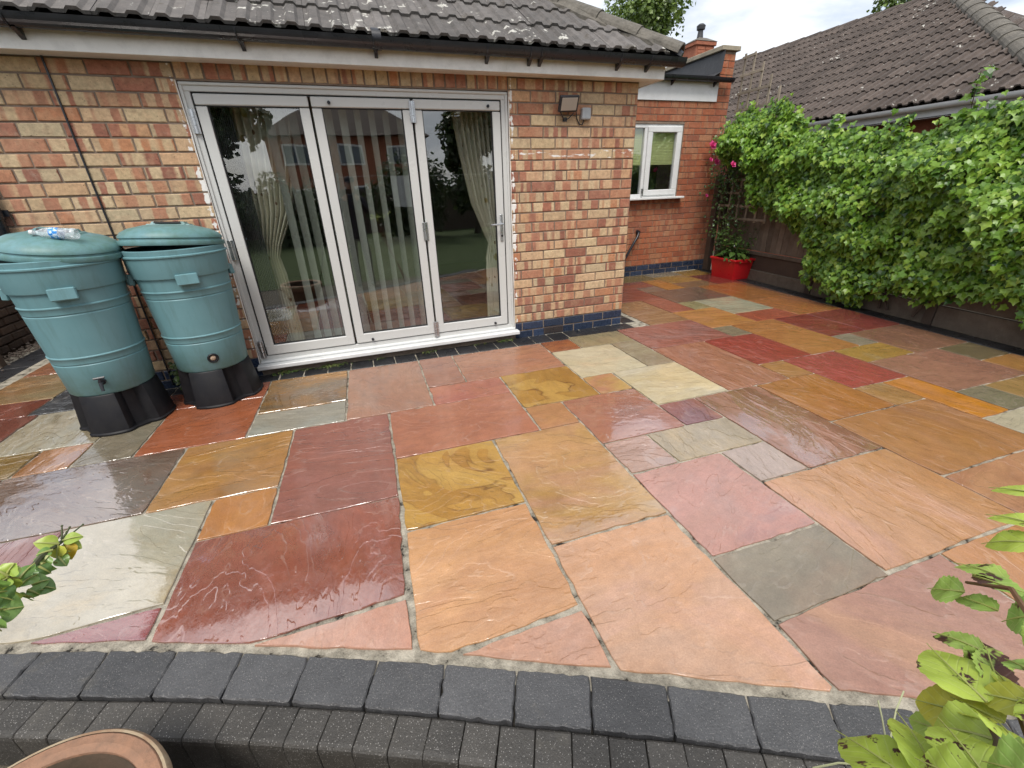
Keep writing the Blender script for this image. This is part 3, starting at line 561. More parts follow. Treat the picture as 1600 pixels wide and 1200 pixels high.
# soldier course over the doors, air brick
x = D0; n_s = round((D1 - D0) / CH); ws = (D1 - D0) / n_s
for i in range(n_s): place('brick', random.choice(BSOL), wall, Matrix.Translation((D0 + ws * (i + .5), Y0 + rnd(-.001, .0015), DT + .012 + .1125)))
mb = MB(); mb.box((1.84, Y0 - .001, .035), (.225, .012, .068), ch=.003)
air = mb.build('air_brick', plain('air_brick_clay', (0.05, 0.035, 0.03, 1), None, 0.8, 20, 0.003), bung)
for i in range(3):
    for j in range(11): 
        h = MB(); h.box((1.75 + j * .018, Y0 - .0075, .015 + i * .019), (.009, .003, .010)); 
        if i == 0 and j == 0: vent = h
        else: vent.v += h.v; vent.f += [tuple(a_ + len(vent.v) - 8 for a_ in f) for f in h.f]; vent.sm += h.sm
vent.build('vent_holes', M_BLACK, air)

# eaves: soffit, fascia, gutter with brackets
mb = MB(); mb.box((.24, Y0 - .07, 2.266), (5.18, .145, .012)); mb.build('soffit', M_FASC, bung)
mb = MB(); mb.box((-.6, Y0 - .146, 2.335), (3.9, .016, .16), ch=.002); mb.build('fascia', M_FASC, bung)
mb = MB(); mb.box((2.085, Y0 - .1475, 2.335), (1.482, .016, .16), ch=.002); mb.build('fascia', M_FASC, bung)
mb = MB(); mb.box((2.82, Y0 + 2.8, 2.335), (.016, 5.9, .16), ch=.002); mb.box((2.75, Y0 + 2.85, 2.265), (.14, 5.8, .012)); mb.build('side_fascia', M_FASC, bung)
def gutter(name, p0, p1, r, mat, parent, out):
    p0, p1 = Vector(p0), Vector(p1); t = (p1 - p0).normalized(); o_ = Vector(out); m_ = MB(); n1 = 12
    pr = [(math.cos(math.pi * i / n1) * -r, -math.sin(math.pi * i / n1) * r) for i in range(n1 + 1)]
    pr = pr + [(a_ * .93, b_ * .93) for a_, b_ in pr[::-1]]
    pr[0] = (pr[0][0] - .004, .006); pr[n1] = (pr[n1][0] + .004, .006)
    vs = [p + o_ * -a_ + Vector((0, 0, b_)) for p in (p0, p1) for a_, b_ in pr]; k = len(pr)
    m_.add(vs, [(i, (i + 1) % k, k + (i + 1) % k, k + i) for i in range(k)] + [tuple(range(k)), tuple(range(k, 2 * k))])
    return fix_normals(m_.build(name, mat, parent))
gut = gutter('gutter', (-2.5, Y0 - .212, 2.400), (2.96, Y0 - .212, 2.392), .056, M_BLACK, bung, (0, -1, 0))
for bx in (-1.62, -.48, .36, 1.18, 1.53, 1.62, 2.33, 2.62):
    m_ = MB(); m_.add([(bx - .012, Y0 - .158, 2.30), (bx - .012, Y0 - .158, 2.36), (bx - .012, Y0 - .235, 2.342), (bx + .012, Y0 - .158, 2.30), (bx + .012, Y0 - .158, 2.36), (bx + .012, Y0 - .235, 2.342)], [(0, 1, 2), (3, 5, 4), (0, 3, 4, 1), (1, 4, 5, 2), (2, 5, 3, 0)])
    m_.tube([(bx - .014, Y0 - .212 + .06 * math.cos(a_), 2.397 + .06 * math.sin(a_)) for a_ in [math.pi * (1 + i / 10) for i in range(11)]], .006, 6)
    m_.build('bracket', M_BLACK, gut)
m_ = MB(); m_.lathe([(.062, -.03), (.062, .03)], 20, (.37, Y0 - .212, 2.397), Matrix.Rotation(R(90), 4, 'Y')); m_.build('joint_collar', M_BLACK, gut)

# roof: hipped, interlocking concrete tiles with two rolls each
PITCH = R(33); EX0, EX1, EY, EZ = -2.6, 2.945, Y0 - .235, 2.415
def tile_mat(name, c1, c2, lich):
    n = Nt(name); r = n.rand(); o = n.obj(); co = n.vadd(o, n.comb(n.math('MULTIPLY', r, 41.0), n.math('MULTIPLY', r, 77.0), 0.0))
    col = n.mix(n.ramp(n.noise(co, 14, 7, 0.7), [(0.3, 0.0), (0.7, 1.0)]), c1, c2)
    col = n.mix(1.0, col, n.ramp(r, [(0, 0.75), (1, 1.25)]), 'MULTIPLY')
    col = n.mix(n.ramp(n.noise(co, 6, 6, 0.7, 0.5), [(0.60, 0.0), (0.68, 0.6)]), col, (0.055, 0.045, 0.03, 1))
    wl = n.ramp(n.math('ADD', n.noise(co, 11, 5, 0.65), n.math('MULTIPLY', n.noise(n.pos(), 1.2, 2), 0.35)), [(lich, 0.0), (lich + .03, 0.85)])
    col = n.mix(wl, col, (0.52, 0.51, 0.46, 1))
    col = n.mix(n.ramp(n.noise(co, 90, 4, 0.7), [(0.62, 0.0), (0.72, 0.35)]), col, (0.42, 0.40, 0.34, 1))
    n.set(color=col, rough=0.85, spec=0.3, normal=n.bump(n.noise(co, 70, 7, 0.7), 0.006, 0.9)); return n.m
M_TILE = tile_mat('weathered_concrete_tile', (0.15, 0.137, 0.128, 1), (0.085, 0.080, 0.076, 1), .81)
M_TILE2 = tile_mat('brown_concrete_tile', (0.105, 0.083, 0.07, 1), (0.062, 0.05, 0.044, 1), .84)
M_HIP = plain('weathered_hip_concrete', (0.16, 0.145, 0.12, 1), (0.085, 0.078, 0.066, 1), 0.9, 9, 0.01, 50, dirt=0.5)
TW, TG = .287, .365
def tile_mesh(name, mat, w=TW, length=.43, th=.020, roll=.018):
    pr = [(0, 0), (.022, 0), (.040, roll), (.088, roll), (.106, 0), (.165, 0), (.183, roll), (.231, roll), (.249, 0), (w - .002, 0)]
    k = len(pr); vs = []
    for v_, lift in ((0, th), (length, 0.0)):
        for a_, b_ in pr: vs.append((a_ - w / 2, v_, b_ + lift))
    for a_, b_ in pr: vs.append((a_ - w / 2, 0, b_ + th - .019))
    for a_, b_ in pr: vs.append((a_ - w / 2, length, b_ - .019))
    fs = [(i, i + 1, k + i + 1, k + i) for i in range(k - 1)] + [(2 * k + i, 2 * k + i + 1, i + 1, i) for i in range(k - 1)] + [(3 * k + i, 3 * k + i + 1, 2 * k + i + 1, 2 * k + i) for i in range(k - 1)]
    fs += [(0, k, 3 * k, 2 * k), (k - 1, 3 * k - 1, 4 * k - 1, 2 * k - 1)]
    m_ = MB(); m_.add(vs, fs); return m_.mesh(name, mat)
TM = tile_mesh('roof_tile', M_TILE)
RD = 7.2; RT = math.tan(PITCH); half = (EX1 - EX0) / 2
ridge_y = EY + half * .999; rz = EZ + half * RT
mb = MB(); xm = (EX0 + EX1) / 2
cor = [(EX0, EY, EZ - .03), (EX1, EY, EZ - .03), (EX1, EY + RD, EZ - .03), (EX0, EY + RD, EZ - .03), (xm, EY + half, rz - .03), (xm, EY + RD - half, rz - .03)]
mb.add(cor, [(0, 1, 4), (1, 2, 5, 4), (2, 3, 5), (3, 0, 4, 5), (0, 3, 2, 1)])
roof = mb.build('roof', M_TILE, bung)
for k in range(8):
    yb = k * TG * math.cos(PITCH); zb = k * TG * math.sin(PITCH)
    nt = int((EX1 - EX0) / TW) + 1
    for i in range(nt):
        xc = EX0 + (i + .5) * TW - .06
        run = yb + .15
        if xc + TW * .3 > EX1 - run or xc - TW * .3 < EX0 + run: continue
        M_ = Matrix.Translation((xc, EY + yb + rnd(-.004, .004), EZ + zb + rnd(0, .004))) @ Matrix.Rotation(PITCH, 4, 'X') @ Matrix.Rotation(rnd(-.008, .008), 4, 'Z')
        place('roof_tile', TM, roof, M_)
def hip_tiles(parent, p0, p1, side, mat, rr=.115, L_=.40, flat=.75, name='hip_tile'):
    p0, p1 = Vector(p0), Vector(p1); t = (p1 - p0).normalized(); n_ = int((p1 - p0).length / L_)
    w = t.cross(Vector((0, 0, 1))).normalized(); u = w.cross(t)
    for i in range(n_):
        m_ = MB(); vs = []; seg = 10; rg = random.Random(i)
        a0 = t * (i * L_ - .01); a1 = t * ((i + 1) * L_ + .03)
        for q, r_ in ((a0, rr + .014), (a1, rr - .004)):
            for th_ in (0, .022):
                for j in range(seg + 1):
                    an = math.pi * j / seg; vs.append(q + w * math.cos(an) * (r_ - th_) + u * (math.sin(an) * (r_ - th_) * flat - .045 + rg.uniform(-.003, .003)))
        k = seg + 1; fs = []
        for j in range(seg): fs += [(j, j + 1, 2 * k + j + 1, 2 * k + j), (k + j, 3 * k + j, 3 * k + j + 1, k + j + 1), (j, k + j, k + j + 1, j + 1), (2 * k + j, 2 * k + j + 1, 3 * k + j + 1, 3 * k + j)]
        m_.add([v + p0 for v in vs], fs, False); fix_normals(m_.build(name, mat, parent))
hip_tiles(roof, (EX1 - .02, EY + .02, EZ + .045), (xm, EY + half, rz + .045), 1, M_HIP)
m_ = MB(); m_.tube([(EX1 - .03, EY - .01, EZ - .01), (EX1 - .13, EY + .09, EZ + .06)], [.035, .07], 8); m_.build('hip_end_mortar', M_BLACK, roof)
# mortar fillet where the tiles meet the hip
m_ = MB(); pts = []
for i in range(26):
    f = i / 25 * .8; pts.append(Vector((EX1 - .19, EY + .08, EZ + .035)).lerp(Vector((xm - .12, EY + half, rz + .03)), f) + Vector((rnd(-.02, .02), rnd(-.02, .02), rnd(-.008, .008))))
m_.tube(pts, [rnd(.045, .075) for _ in pts], 7); m_.build('hip_mortar', M_HIP, roof)

# ------------------------------------------------------------------ folding doors
M_FRAME = plain('light_grey_door_frame', (0.55, 0.56, 0.545, 1), (0.52, 0.53, 0.515, 1), 0.32, 2, 0)
M_GASK = plain('black_gasket', (0.012, 0.012, 0.013, 1), None, 0.6)
M_STEEL = plain('satin_steel', (0.55, 0.56, 0.57, 1), None, 0.3, 6, 0, metal=0.9)
M_GLASS = glass_mat('double_glazing')
door = MB()
F0, F1, FB, FT = -.957, 1.399, .10, 2.152; fw = .052; YF = Y0 + .012
def rect_frame(m_, xa, xb, za, zb, w, y, d, wb=None, ch=.004):
    wb = wb or w
    m_.box(((xa + xb) / 2, y + d / 2, zb - w / 2), (xb - xa, d, w), ch=ch); m_.box(((xa + xb) / 2, y + d / 2, za + wb / 2), (xb - xa, d, wb), ch=ch)
    m_.box((xa + w / 2, y + d / 2, (za + zb) / 2), (w, d - .001, zb - za - w - wb + .0005), ch=ch * .5); m_.box((xb - w / 2, y + d / 2, (za + zb) / 2), (w, d - .001, zb - za - w - wb + .0005), ch=ch * .5)
rect_frame(door, F0, F1, FB, FT, fw, YF + .012, .07)
rect_frame(door, F0 - .003, F1 + .003, FB - .003, FT + .003, .020, YF, .03)
pdoor = door.build('patio_door', M_FRAME, bung); pdoor['label'] = 'light grey three-leaf folding glass door'
m_ = MB(); m_.box(((F0 + F1) / 2, YF + .05, (FB + FT) / 2), (F1 - F0 - .09, .02, FT - FB - .09)); 
gk = MB(); rect_frame(gk, F0 + fw - .002, F1 - fw + .002, FB + fw - .002, FT - fw + .002, .016, YF + .03, .03, ch=.001); gk.build('gasket', M_GASK, pdoor)
leaves = [(-.896, -.156), (-.146, .594), (.604, 1.338)]
for i, (xa, xb) in enumerate(leaves):
    za, zb = FB + fw + .008, FT - fw - .012
    m_ = MB(); rect_frame(m_, xa + .004, xb - .004, za, zb, .068, YF + .002, .055, .085, ch=.006); m_.build('door_leaf', M_FRAME, pdoor)
    m_ = MB(); rect_frame(m_, xa + .070, xb - .070, za + .083, zb - .066, .008, YF + .012, .03, ch=.001); m_.build('glazing_bead', M_GASK, pdoor)
    m_ = MB(); m_.box(((xa + xb) / 2, YF + .030, (za + zb) / 2 + .008), (xb - xa - .145, .006, zb - za - .155)); m_.build('glass_pane', M_GLASS, pdoor)
for hx, hs in ((-.922, (1.92, 1.05, .22)), (.599, (2.0, 1.1, .2))):
    for hz in hs:
        m_ = MB()
        for q in range(3): m_.tube([(hx, YF - .008, hz - .075 + q * .05), (hx, YF - .008, hz - .075 + q * .05 + .047)], .009, 8)
        m_.box((hx, YF - .003, hz), (.045, .006, .15), ch=.001); m_.build('hinge', M_STEEL, pdoor)
for kx, kz in ((-.016, 2.05), (1.227, 2.05), (.0, .185), (1.20, .185)):
    m_ = MB(); m_.tube([(kx, YF + .004, kz), (kx, YF - .012, kz)], .012, 12); m_.box((kx, YF - .015, kz), (.008, .010, .022)); m_.build('bolt_knob', M_BLACK, pdoor)
m_ = MB(); m_.box((1.306, YF - .003, 1.09), (.026, .010, .235), ch=.003); m_.tube([(1.306, YF - .008, 1.125), (1.306, YF - .045, 1.125), (1.29, YF - .052, 1.125), (1.19, YF - .052, 1.122)], [.010, .010, .009, .008], 8); m_.build('lever_handle', M_STEEL, pdoor)
m_ = MB(); m_.tube([(1.306, YF - .007, 1.02), (1.306, YF - .012, 1.02)], .010, 12); m_.build('key_cylinder', M_GASK, pdoor)
m_ = MB(); m_.box(((D0 + D1) / 2 + .005, Y0 - .012, .075), (D1 - D0 + .05, .12, .038), ch=.006); m_.box(((D0 + D1) / 2 + .005, Y0 + .03, .105), (D1 - D0 - .004, .07, .016), ch=.002); m_.build('sill', M_WHITE, pdoor)
m_ = MB(); m_.box(((D0 + D1) / 2, Y0 + .06, .02), (D1 - D0 - .02, .05, .06)); m_.build('threshold_brick', M_BLUE, pdoor)
# silicone smears left round the new frame
n = Nt('white_sealant'); n.set(color=(0.72, 0.71, 0.68, 1), rough=0.6); M_SEAL = n.m
for sx in (F0 - .008, F1 + .009):
    m_ = MB(); pts = [(sx + rnd(-.0025, .0025), Y0 + .004, z / 20 * 2.06 + .1) for z in range(21)]; m_.tube(pts, [rnd(.002, .006) for _ in pts], 5); m_.build('sealant_bead', M_SEAL, pdoor)

# room behind the glass
g = Nt('room_walls'); g.set(color=g.ramp(g.noise(g.pos(), 2, 3), [(0.3, (0.34, 0.31, 0.27, 1)), (0.7, (0.40, 0.37, 0.32, 1))]), rough=0.9)
m_ = MB(); xa, xb, ya, yb_, za, zb = -1.9, 2.4, Y0 + .25, 8.6, .1, 2.34
m_.add([(xa, ya, za), (xb, ya, za), (xb, yb_, za), (xa, yb_, za), (xa, ya, zb), (xb, ya, zb), (xb, yb_, zb), (xa, yb_, zb)], [(4, 5, 6, 7), (0, 4, 7, 3), (1, 2, 6, 5), (3, 7, 6, 2)])
m_.build('room', g.m, bung)
g = Nt('brown_carpet'); g.set(color=g.ramp(g.noise(g.pos(), 120, 3), [(0.3, (0.06, 0.035, 0.025, 1)), (0.7, (0.10, 0.06, 0.04, 1))]), rough=0.95)
m_ = MB(); m_.add([(xa, ya - .15, za), (xb, ya - .15, za), (xb, yb_, za), (xa, yb_, za)], [(0, 1, 2, 3)]); m_.build('room_floor', g.m, bung)
# vertical blind
M_SLAT = plain('grey_green_blind_fabric', (0.48, 0.51, 0.46, 1), (0.42, 0.45, 0.40, 1), 0.8, 10)
BY = 4.20
blind = thing('vertical_blind', 'grey green vertical blind hanging inside the folding doors', 'blind', (0, BY, 2.1))
m_ = MB(); m_.box((.0, BY, 2.13), (2.2, .045, .04), ch=.004); m_.build('headrail', M_WHITE, blind)
sl = MB(); vs = []; fs = []; nz = 2
for zi in range(nz):
    for j in range(7):
        u_ = (j / 6 - .5) * .089; vs.append((u_, (.006 * (1 - (u_ / .0445) ** 2)), -zi * 1.93))
for j in range(6): fs.append((j, j + 1, 7 + j + 1, 7 + j))
sl.add(vs, fs, True); SLM = sl.mesh('slat', M_SLAT); so = SLM
xs = [-.47, -.385, -.30, -.215, -.125, -.04, .07, .18, .29, .40, .51]
for x in xs:
    place('slat', SLM, blind, Matrix.Translation((x, BY, 2.11)) @ Matrix.Rotation(R(52 + rnd(-5, 5)), 4, 'Z') @ Matrix.Rotation(rnd(-.006, .006), 4, 'Y'))
M_DARKM = plain('dark_pleated_mesh', (0.035, 0.035, 0.037, 1), (0.06, 0.06, 0.062, 1), 0.7)
m_ = MB(); k = 26; vs = []
for zi in (2.05, .13):
    for j in range(k): vs.append((-.875 + j * .0065, 4.17 + (.009 if j % 2 else 0), zi))
m_.add(vs, [(j, j + 1, k + j + 1, k + j) for j in range(k - 1)])
scr = m_.build('pleated_screen', M_DARKM); tag(scr, 'dark pleated fly screen folded behind the left door leaf', 'screen')
n = Nt('floral_curtain'); o = n.pos()
lf = n.voro(n.map(o, rot=(0, .5, 0), sc=(5.5, 0, 3.4)), 1.6); col = n.mix(n.ramp(lf, [(0.16, 1.0), (0.22, 0.0)]), (0.70, 0.67, 0.56, 1), (0.40, 0.32, 0.14, 1))
lf2 = n.voro(n.map(o, loc=(3, 0, 2), rot=(0, -.6, 0), sc=(7, 0, 4)), 1.9); col = n.mix(n.ramp(lf2, [(0.12, 1.0), (0.16, 0.0)]), col, (0.20, 0.10, 0.06, 1))
n.set(color=col, rough=0.9); M_CURT = n.m
def curtain(name, label, rows, y, folds=9):
    m_ = MB(); k = 60; vs = []
    for (z, xa, xb) in rows:
        for j in range(k + 1):
            u_ = j / k; vs.append((xa + (xb - xa) * u_, y + .035 * math.sin(u_ * folds * 2 * math.pi) * (0.5 + .5 * min(1, (xb - xa) / .3)), z))
    m_.add(vs, [(i * (k + 1) + j, i * (k + 1) + j + 1, (i + 1) * (k + 1) + j + 1, (i + 1) * (k + 1) + j) for i in range(len(rows) - 1) for j in range(k)], True)
    o_ = m_.build(name, M_CURT); tag(o_, label, 'curtain'); return o_
curtain('curtain', 'cream floral curtain behind the left door leaf', [(2.12, -.80, -.30), (1.7, -.80, -.36), (1.3, -.80, -.46), (1.05, -.80, -.60), (.95, -.80, -.64), (.8, -.82, -.62), (.13, -.84, -.60)], 4.29)
curtain('curtain', 'cream curtain tied back behind the right door leaf with the handle', [(2.12, .96, 1.40), (1.7, 1.02, 1.40), (1.3, 1.10, 1.40), (1.0, 1.22, 1.40), (.93, 1.25, 1.38), (.8, 1.22, 1.38), (.13, 1.20, 1.40)], 4.30)
# armchair faintly seen in the room
M_SOFA = plain('sage_upholstery', (0.20, 0.20, 0.15, 1), (0.15, 0.15, 0.11, 1), 0.9)
sofa = thing('armchair', 'rounded sage armchair in the dark room behind the middle door leaf', 'armchair', (.25, 5.2, .1))
def cushion(c, d, r=.09):
    m_ = MB(); bm = bmesh.new(); bmesh.ops.create_cube(bm, size=1)
    for v in bm.verts: v.co = Vector((v.co.x * d[0] + c[0], v.co.y * d[1] + c[1], v.co.z * d[2] + c[2]))
    bmesh.ops.bevel(bm, geom=bm.edges[:], offset=r, segments=3, affect='EDGES', profile=.6); bm.verts.index_update()
    m_.add([tuple(v.co) for v in bm.verts], [tuple(v.index for v in f.verts) for f in bm.faces], True); bm.free(); return m_
cushion((.25, 5.2, .38), (.8, .75, .34)).build('seat', M_SOFA, sofa); cushion((.25, 4.86, .62), (.82, .24, .76), .1).build('backrest', M_SOFA, sofa)
for sx in (-.2, .7): cushion((sx, 5.15, .48), (.2, .75, .5), .08).build('armrest', M_SOFA, sofa)
# ------------------------------------------------------------------ flat-roofed extension at the back
Y1 = 6.29; XR = 5.85
ext = thing('rear_extension', 'orange brick flat-roofed extension with white window behind the red crate', 'extension', (4.6, Y1, 0))
W0, W1, WB, WT = 3.78, 5.062, 1.21, 2.228
mb = MB()
for (xa, xb, za, zb) in ((2.68, W0, -.1, 2.70), (W1, XR, -.1, 2.76), (W0, W1, -.1, WB), (W0, W1, WT, 2.70), (5.60, XR, 2.76, 3.165)):
    mb.box(((xa + xb) / 2, Y1 + .127, (za + zb) / 2), (xb - xa - .0005, .24, zb - za - .0005))
mb.box((5.725, Y1 + 2.26, 1.53), (.249, 4.0, 3.268))
ewall = mb.build('wall', M_MORT, ext)
lay(ewall, 3.55, XR, Y1, -.02, 29, [(W0, W1, WB - .03, WT)], BM2)
lay(ewall, 5.60, XR, Y1, -.02, 36, [], BM2, start=29)
mb = MB(); mb.box((4.14, Y1 - .012, 2.645), (2.90, .018, .245), ch=.002); mb.build('white_board', M_WHITE, ext)
M_FELT = plain('black_roofing_felt', (0.022, 0.023, 0.026, 1), (0.045, 0.046, 0.05, 1), 0.45, 5, 0.006, 20, dirt=0.2)
mb = MB(); k = 14; vs = []
for i in range(k + 1):
    yy = Y1 - .06 + i * .3
    vs += [(2.7, yy, 2.83 + i * .012), (5.45, yy, 2.83 + i * .012 + rnd(0, .008)), (5.57, yy, 2.90 + i * .012 + rnd(-.008, .008)), (5.597, yy, 3.165 + rnd(-.006, .004))]
mb.add(vs, [(i * 4 + j, i * 4 + j + 1, (i + 1) * 4 + j + 1, (i + 1) * 4 + j) for i in range(k) for j in range(3)], True)
mb.box((4.13, Y1 - .05, 2.80), (2.9, .012, .075)); mb.build('felt_roof', M_FELT, ext)
g2 = gutter('gutter', (2.8, Y1 - .11, 2.808), (5.76, Y1 - .11, 2.803), .05, M_BLACK, ext, (0, -1, 0))
for bx in (4.70, 5.46):
    m_ = MB(); m_.add([(bx - .012, Y1 - .056, 2.70), (bx - .012, Y1 - .056, 2.76), (bx - .012, Y1 - .13, 2.755), (bx + .012, Y1 - .056, 2.70), (bx + .012, Y1 - .056, 2.76), (bx + .012, Y1 - .13, 2.755)], [(0, 1, 2), (3, 5, 4), (0, 3, 4, 1), (1, 4, 5, 2), (2, 5, 3, 0)]); m_.build('bracket', M_BLACK, g2)
M_COP = plain('weathered_coping', (0.34, 0.30, 0.22, 1), (0.24, 0.21, 0.16, 1), 0.9, 7, 0.006, 60, dirt=0.35)
for i in range(6): mb = MB(); mb.box((5.725, Y1 - .04 + .33 + i * .66, 3.197), (.34, .652, .06), ch=.006); mb.build('coping_stone', M_COP, ext)
# window
win = MB(); rect_frame(win, W0, W1, WB, WT, .055, Y1 + .02, .07, ch=.006); win.box((4.40, Y1 + .055, (WB + WT) / 2), (.05, .068, WT - WB - .112), ch=.004)
window = win.build('window', M_WHITE, ext); window['label'] = 'white plastic casement window with green blind'
m_ = MB(); rect_frame(m_, 4.428, 5.035, WB + .03, WT - .03, .082, Y1 + .002, .06, ch=.008); m_.build('casement', M_WHITE, window)
m_ = MB(); m_.box((4.12, Y1 + .05, (WB + WT) / 2), (.52, .006, WT - WB - .11)); m_.build('pane', M_GLASS, window)
m_ = MB(); m_.box((4.731, Y1 + .04, (WB + WT) / 2), (.445, .006, WT - WB - .22)); m_.build('pane', M_GLASS, window)
m_ = MB(); m_.box((4.43, Y1 - .03, WB - .012), (1.42, .16, .032), ch=.006); m_.build('sill', M_WHITE, window)
m_ = MB(); m_.box((4.40, Y1 + .0, WB + .08), (.022, .03, .11), ch=.003); m_.build('catch', M_STEEL, window)
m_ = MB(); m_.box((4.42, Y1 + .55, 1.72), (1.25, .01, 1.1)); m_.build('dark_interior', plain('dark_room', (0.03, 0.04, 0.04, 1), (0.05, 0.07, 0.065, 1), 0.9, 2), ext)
M_GB = plain('green_blind', (0.62, 0.66, 0.30, 1), (0.55, 0.58, 0.26, 1), 0.7, 3)
gb = thing('window_blind', 'yellow green slatted blind half lowered in the white window', 'blind', (4.4, Y1 + .16, 2.15))
GBS = MB(); GBS.box((0, 0, 0), (1.16, .024, .003), Matrix.Rotation(R(70), 4, 'X')); GBS = GBS.mesh('slat', M_GB)
for i in range(22): place('slat', GBS, gb, Matrix.Translation((4.42, Y1 + .085, 2.16 - i * .0215)))
m_ = MB(); m_.box((4.42, Y1 + .085, 2.16 - 22 * .0215), (1.16, .02, .014)); m_.build('bottom_rail', M_GB, gb)
# black waste pipe elbow on the extension wall
m_ = MB(); m_.tube([(4.37, Y1 + .0, .70), (4.365, Y1 - .06, .69), (4.33, Y1 - .085, .64), (4.12, Y1 - .085, .30), (4.10, Y1 - .085, .02)], .02, 10); m_.tube([(4.375, Y1 + .004, .705), (4.368, Y1 - .05, .695)], .032, 10)
tag(m_.build('waste_pipe', M_BLACK), 'short black waste pipe leaning from the extension wall', 'pipe')

# chimney beyond the extension
M_CBR = plain('chimney_brick', (0.36, 0.13, 0.07, 1), (0.26, 0.09, 0.05, 1), 0.85, 9, 0.006)
ch = thing('chimney_stack', 'red brick chimney rising behind the extension parapet', 'chimney', (9.2, 11, 2.5))
m_ = MB(); m_.box((9.25, 11.3, 3.45), (.56, .5, 2.25)); m_.build('stack', M_CBR, ch)
CB = MB(); CB.box((0, 0, 0), (.21, .012, .065), ch=.003); CBM = CB.mesh('brick', plain('chimney_face_brick', (0.42, 0.15, 0.08, 1), (0.32, 0.11, 0.06, 1), 0.85, 20, 0.003, per_obj=.3))
for k in range(12):
    for i in range(2): place('brick', CBM, ch, Matrix.Translation((9.25 - .125 + i * .25, 11.046, 3.75 + k * .075)))
m_ = MB(); m_.box((9.25, 11.3, 4.60), (.64, .58, .09), ch=.01); m_.build('oversailing_course', M_CBR, ch)
m_ = MB(); m_.add([(8.92, 11.0, 4.645), (9.58, 11.0, 4.645), (9.58, 11.6, 4.645), (8.92, 11.6, 4.645), (9.14, 11.18, 4.75), (9.36, 11.18, 4.75), (9.36, 11.42, 4.75), (9.14, 11.42, 4.75)], [(0, 1, 5, 4), (1, 2, 6, 5), (2, 3, 7, 6), (3, 0, 4, 7), (4, 5, 6, 7)]); m_.build('mortar_flaunching', M_HIP, ch)
m_ = MB(); m_.lathe([(0, .0), (.085, 0), (.07, .12), (.062, .2), (.10, .22), (.11, .30), (.06, .34), (0, .34)], 16, (9.25, 11.3, 4.72)); m_.build('cowl', M_FELT, ch)

# ------------------------------------------------------------------ neighbour's bungalow on the right
nb = thing('neighbour_bungalow', 'neighbouring bungalow with large dark tiled roof and white gutter beyond the ivy', 'house', (10, 7, 0))
NX, NZ, NP = 8.0, 2.32, R(31); NY0, NY1 = 3.45, 17.5; NR = 3.9
mb = MB(); mb.box((11.9, 10.5, 1.05), (7.0, 13.4, 2.44)); mb.build('wall', plain('red_wall_brick', (0.30, 0.10, 0.055, 1), (0.22, 0.075, 0.045, 1), 0.85, 9, 0.005), nb)
nrz = NZ + NR * math.tan(NP)
mb = MB(); c_ = [(NX, NY0, NZ - .035), (NX + 2 * NR, NY0, NZ - .035), (NX + 2 * NR, NY1, NZ - .035), (NX, NY1, NZ - .035), (NX + NR, NY0 + NR, nrz - .035), (NX + NR, NY1 - NR, nrz - .035)]
mb.add(c_, [(0, 1, 4), (1, 2, 5, 4), (2, 3, 5), (3, 0, 4, 5), (0, 3, 2, 1)])
nroof = mb.build('roof', M_TILE2, nb)
TM2 = tile_mesh('roof_tile', M_TILE2, roll=.03, th=.028)
cand = []
camM = cam.matrix_world.inverted()
def size_px(c, L_):
    v = camM @ Vector(c)
    return L_ / max(-v.z, .1), v
rows = int(NR / math.cos(NP) / .345)
for k in range(rows):
    d_ = k * .345; xx = NX + d_ * math.cos(NP) - .04; zz = NZ + d_ * math.sin(NP)
    run = d_ * math.cos(NP)
    yy = NY0 + run + .16
    while yy < NY1 - run - .1:
        M_ = Matrix.Translation((xx, yy, zz + rnd(0, .006))) @ Matrix.Rotation(R(-90), 4, 'Z') @ Matrix.Rotation(NP, 4, 'X') @ Matrix.Rotation(rnd(-.012, .012), 4, 'Z')
        s_, v_ = size_px((xx, yy, zz), .3)
        vis = v_.z < 0 and abs(v_.x / v_.z) < 1.25 and v_.y / -v_.z < .95 and yy < 13.5
        cand.append((s_ if vis else 0, M_)); yy += TW
cand.sort(key=lambda q: -q[0])
for s_, M_ in cand[:300]: place('roof_tile', TM2, nroof, M_)
rest = MB(); tv = [v.co.copy() for v in TM2.vertices]; tf = [tuple(p.vertices) for p in TM2.polygons]
for s_, M_ in cand[300:]: rest.add([M_ @ v for v in tv], tf)
tag(rest.build('roof_tiles', M_TILE2, nroof), kind='stuff')
hip_tiles(nroof, (NX, NY0, NZ + .05), (NX + NR, NY0 + NR, nrz + .05), 1, M_HIP, .15)
hip_tiles(nroof, (NX + NR, NY0 + NR, nrz + .01), (NX + NR, NY1 - NR, nrz + .01), 1, M_TILE2, .13, .45, name='ridge_tile')
ng = gutter('gutter', (NX - .02, NY0 - .1, NZ - .02), (NX - .02, NY1, NZ - .04), .06, M_WHITE, nb, (-1, 0, 0))
m_ = MB(); m_.box((NX + .06, (NY0 + NY1) / 2, NZ - .10), (.02, NY1 - NY0, .16)); m_.build('fascia', M_WHITE, nb)
m_ = MB(); m_.box((NX + .25, (NY0 + NY1) / 2, NZ - .17), (.4, NY1 - NY0, .012)); m_.build('soffit', plain('brown_soffit', (0.12, 0.06, 0.035, 1)), nb)

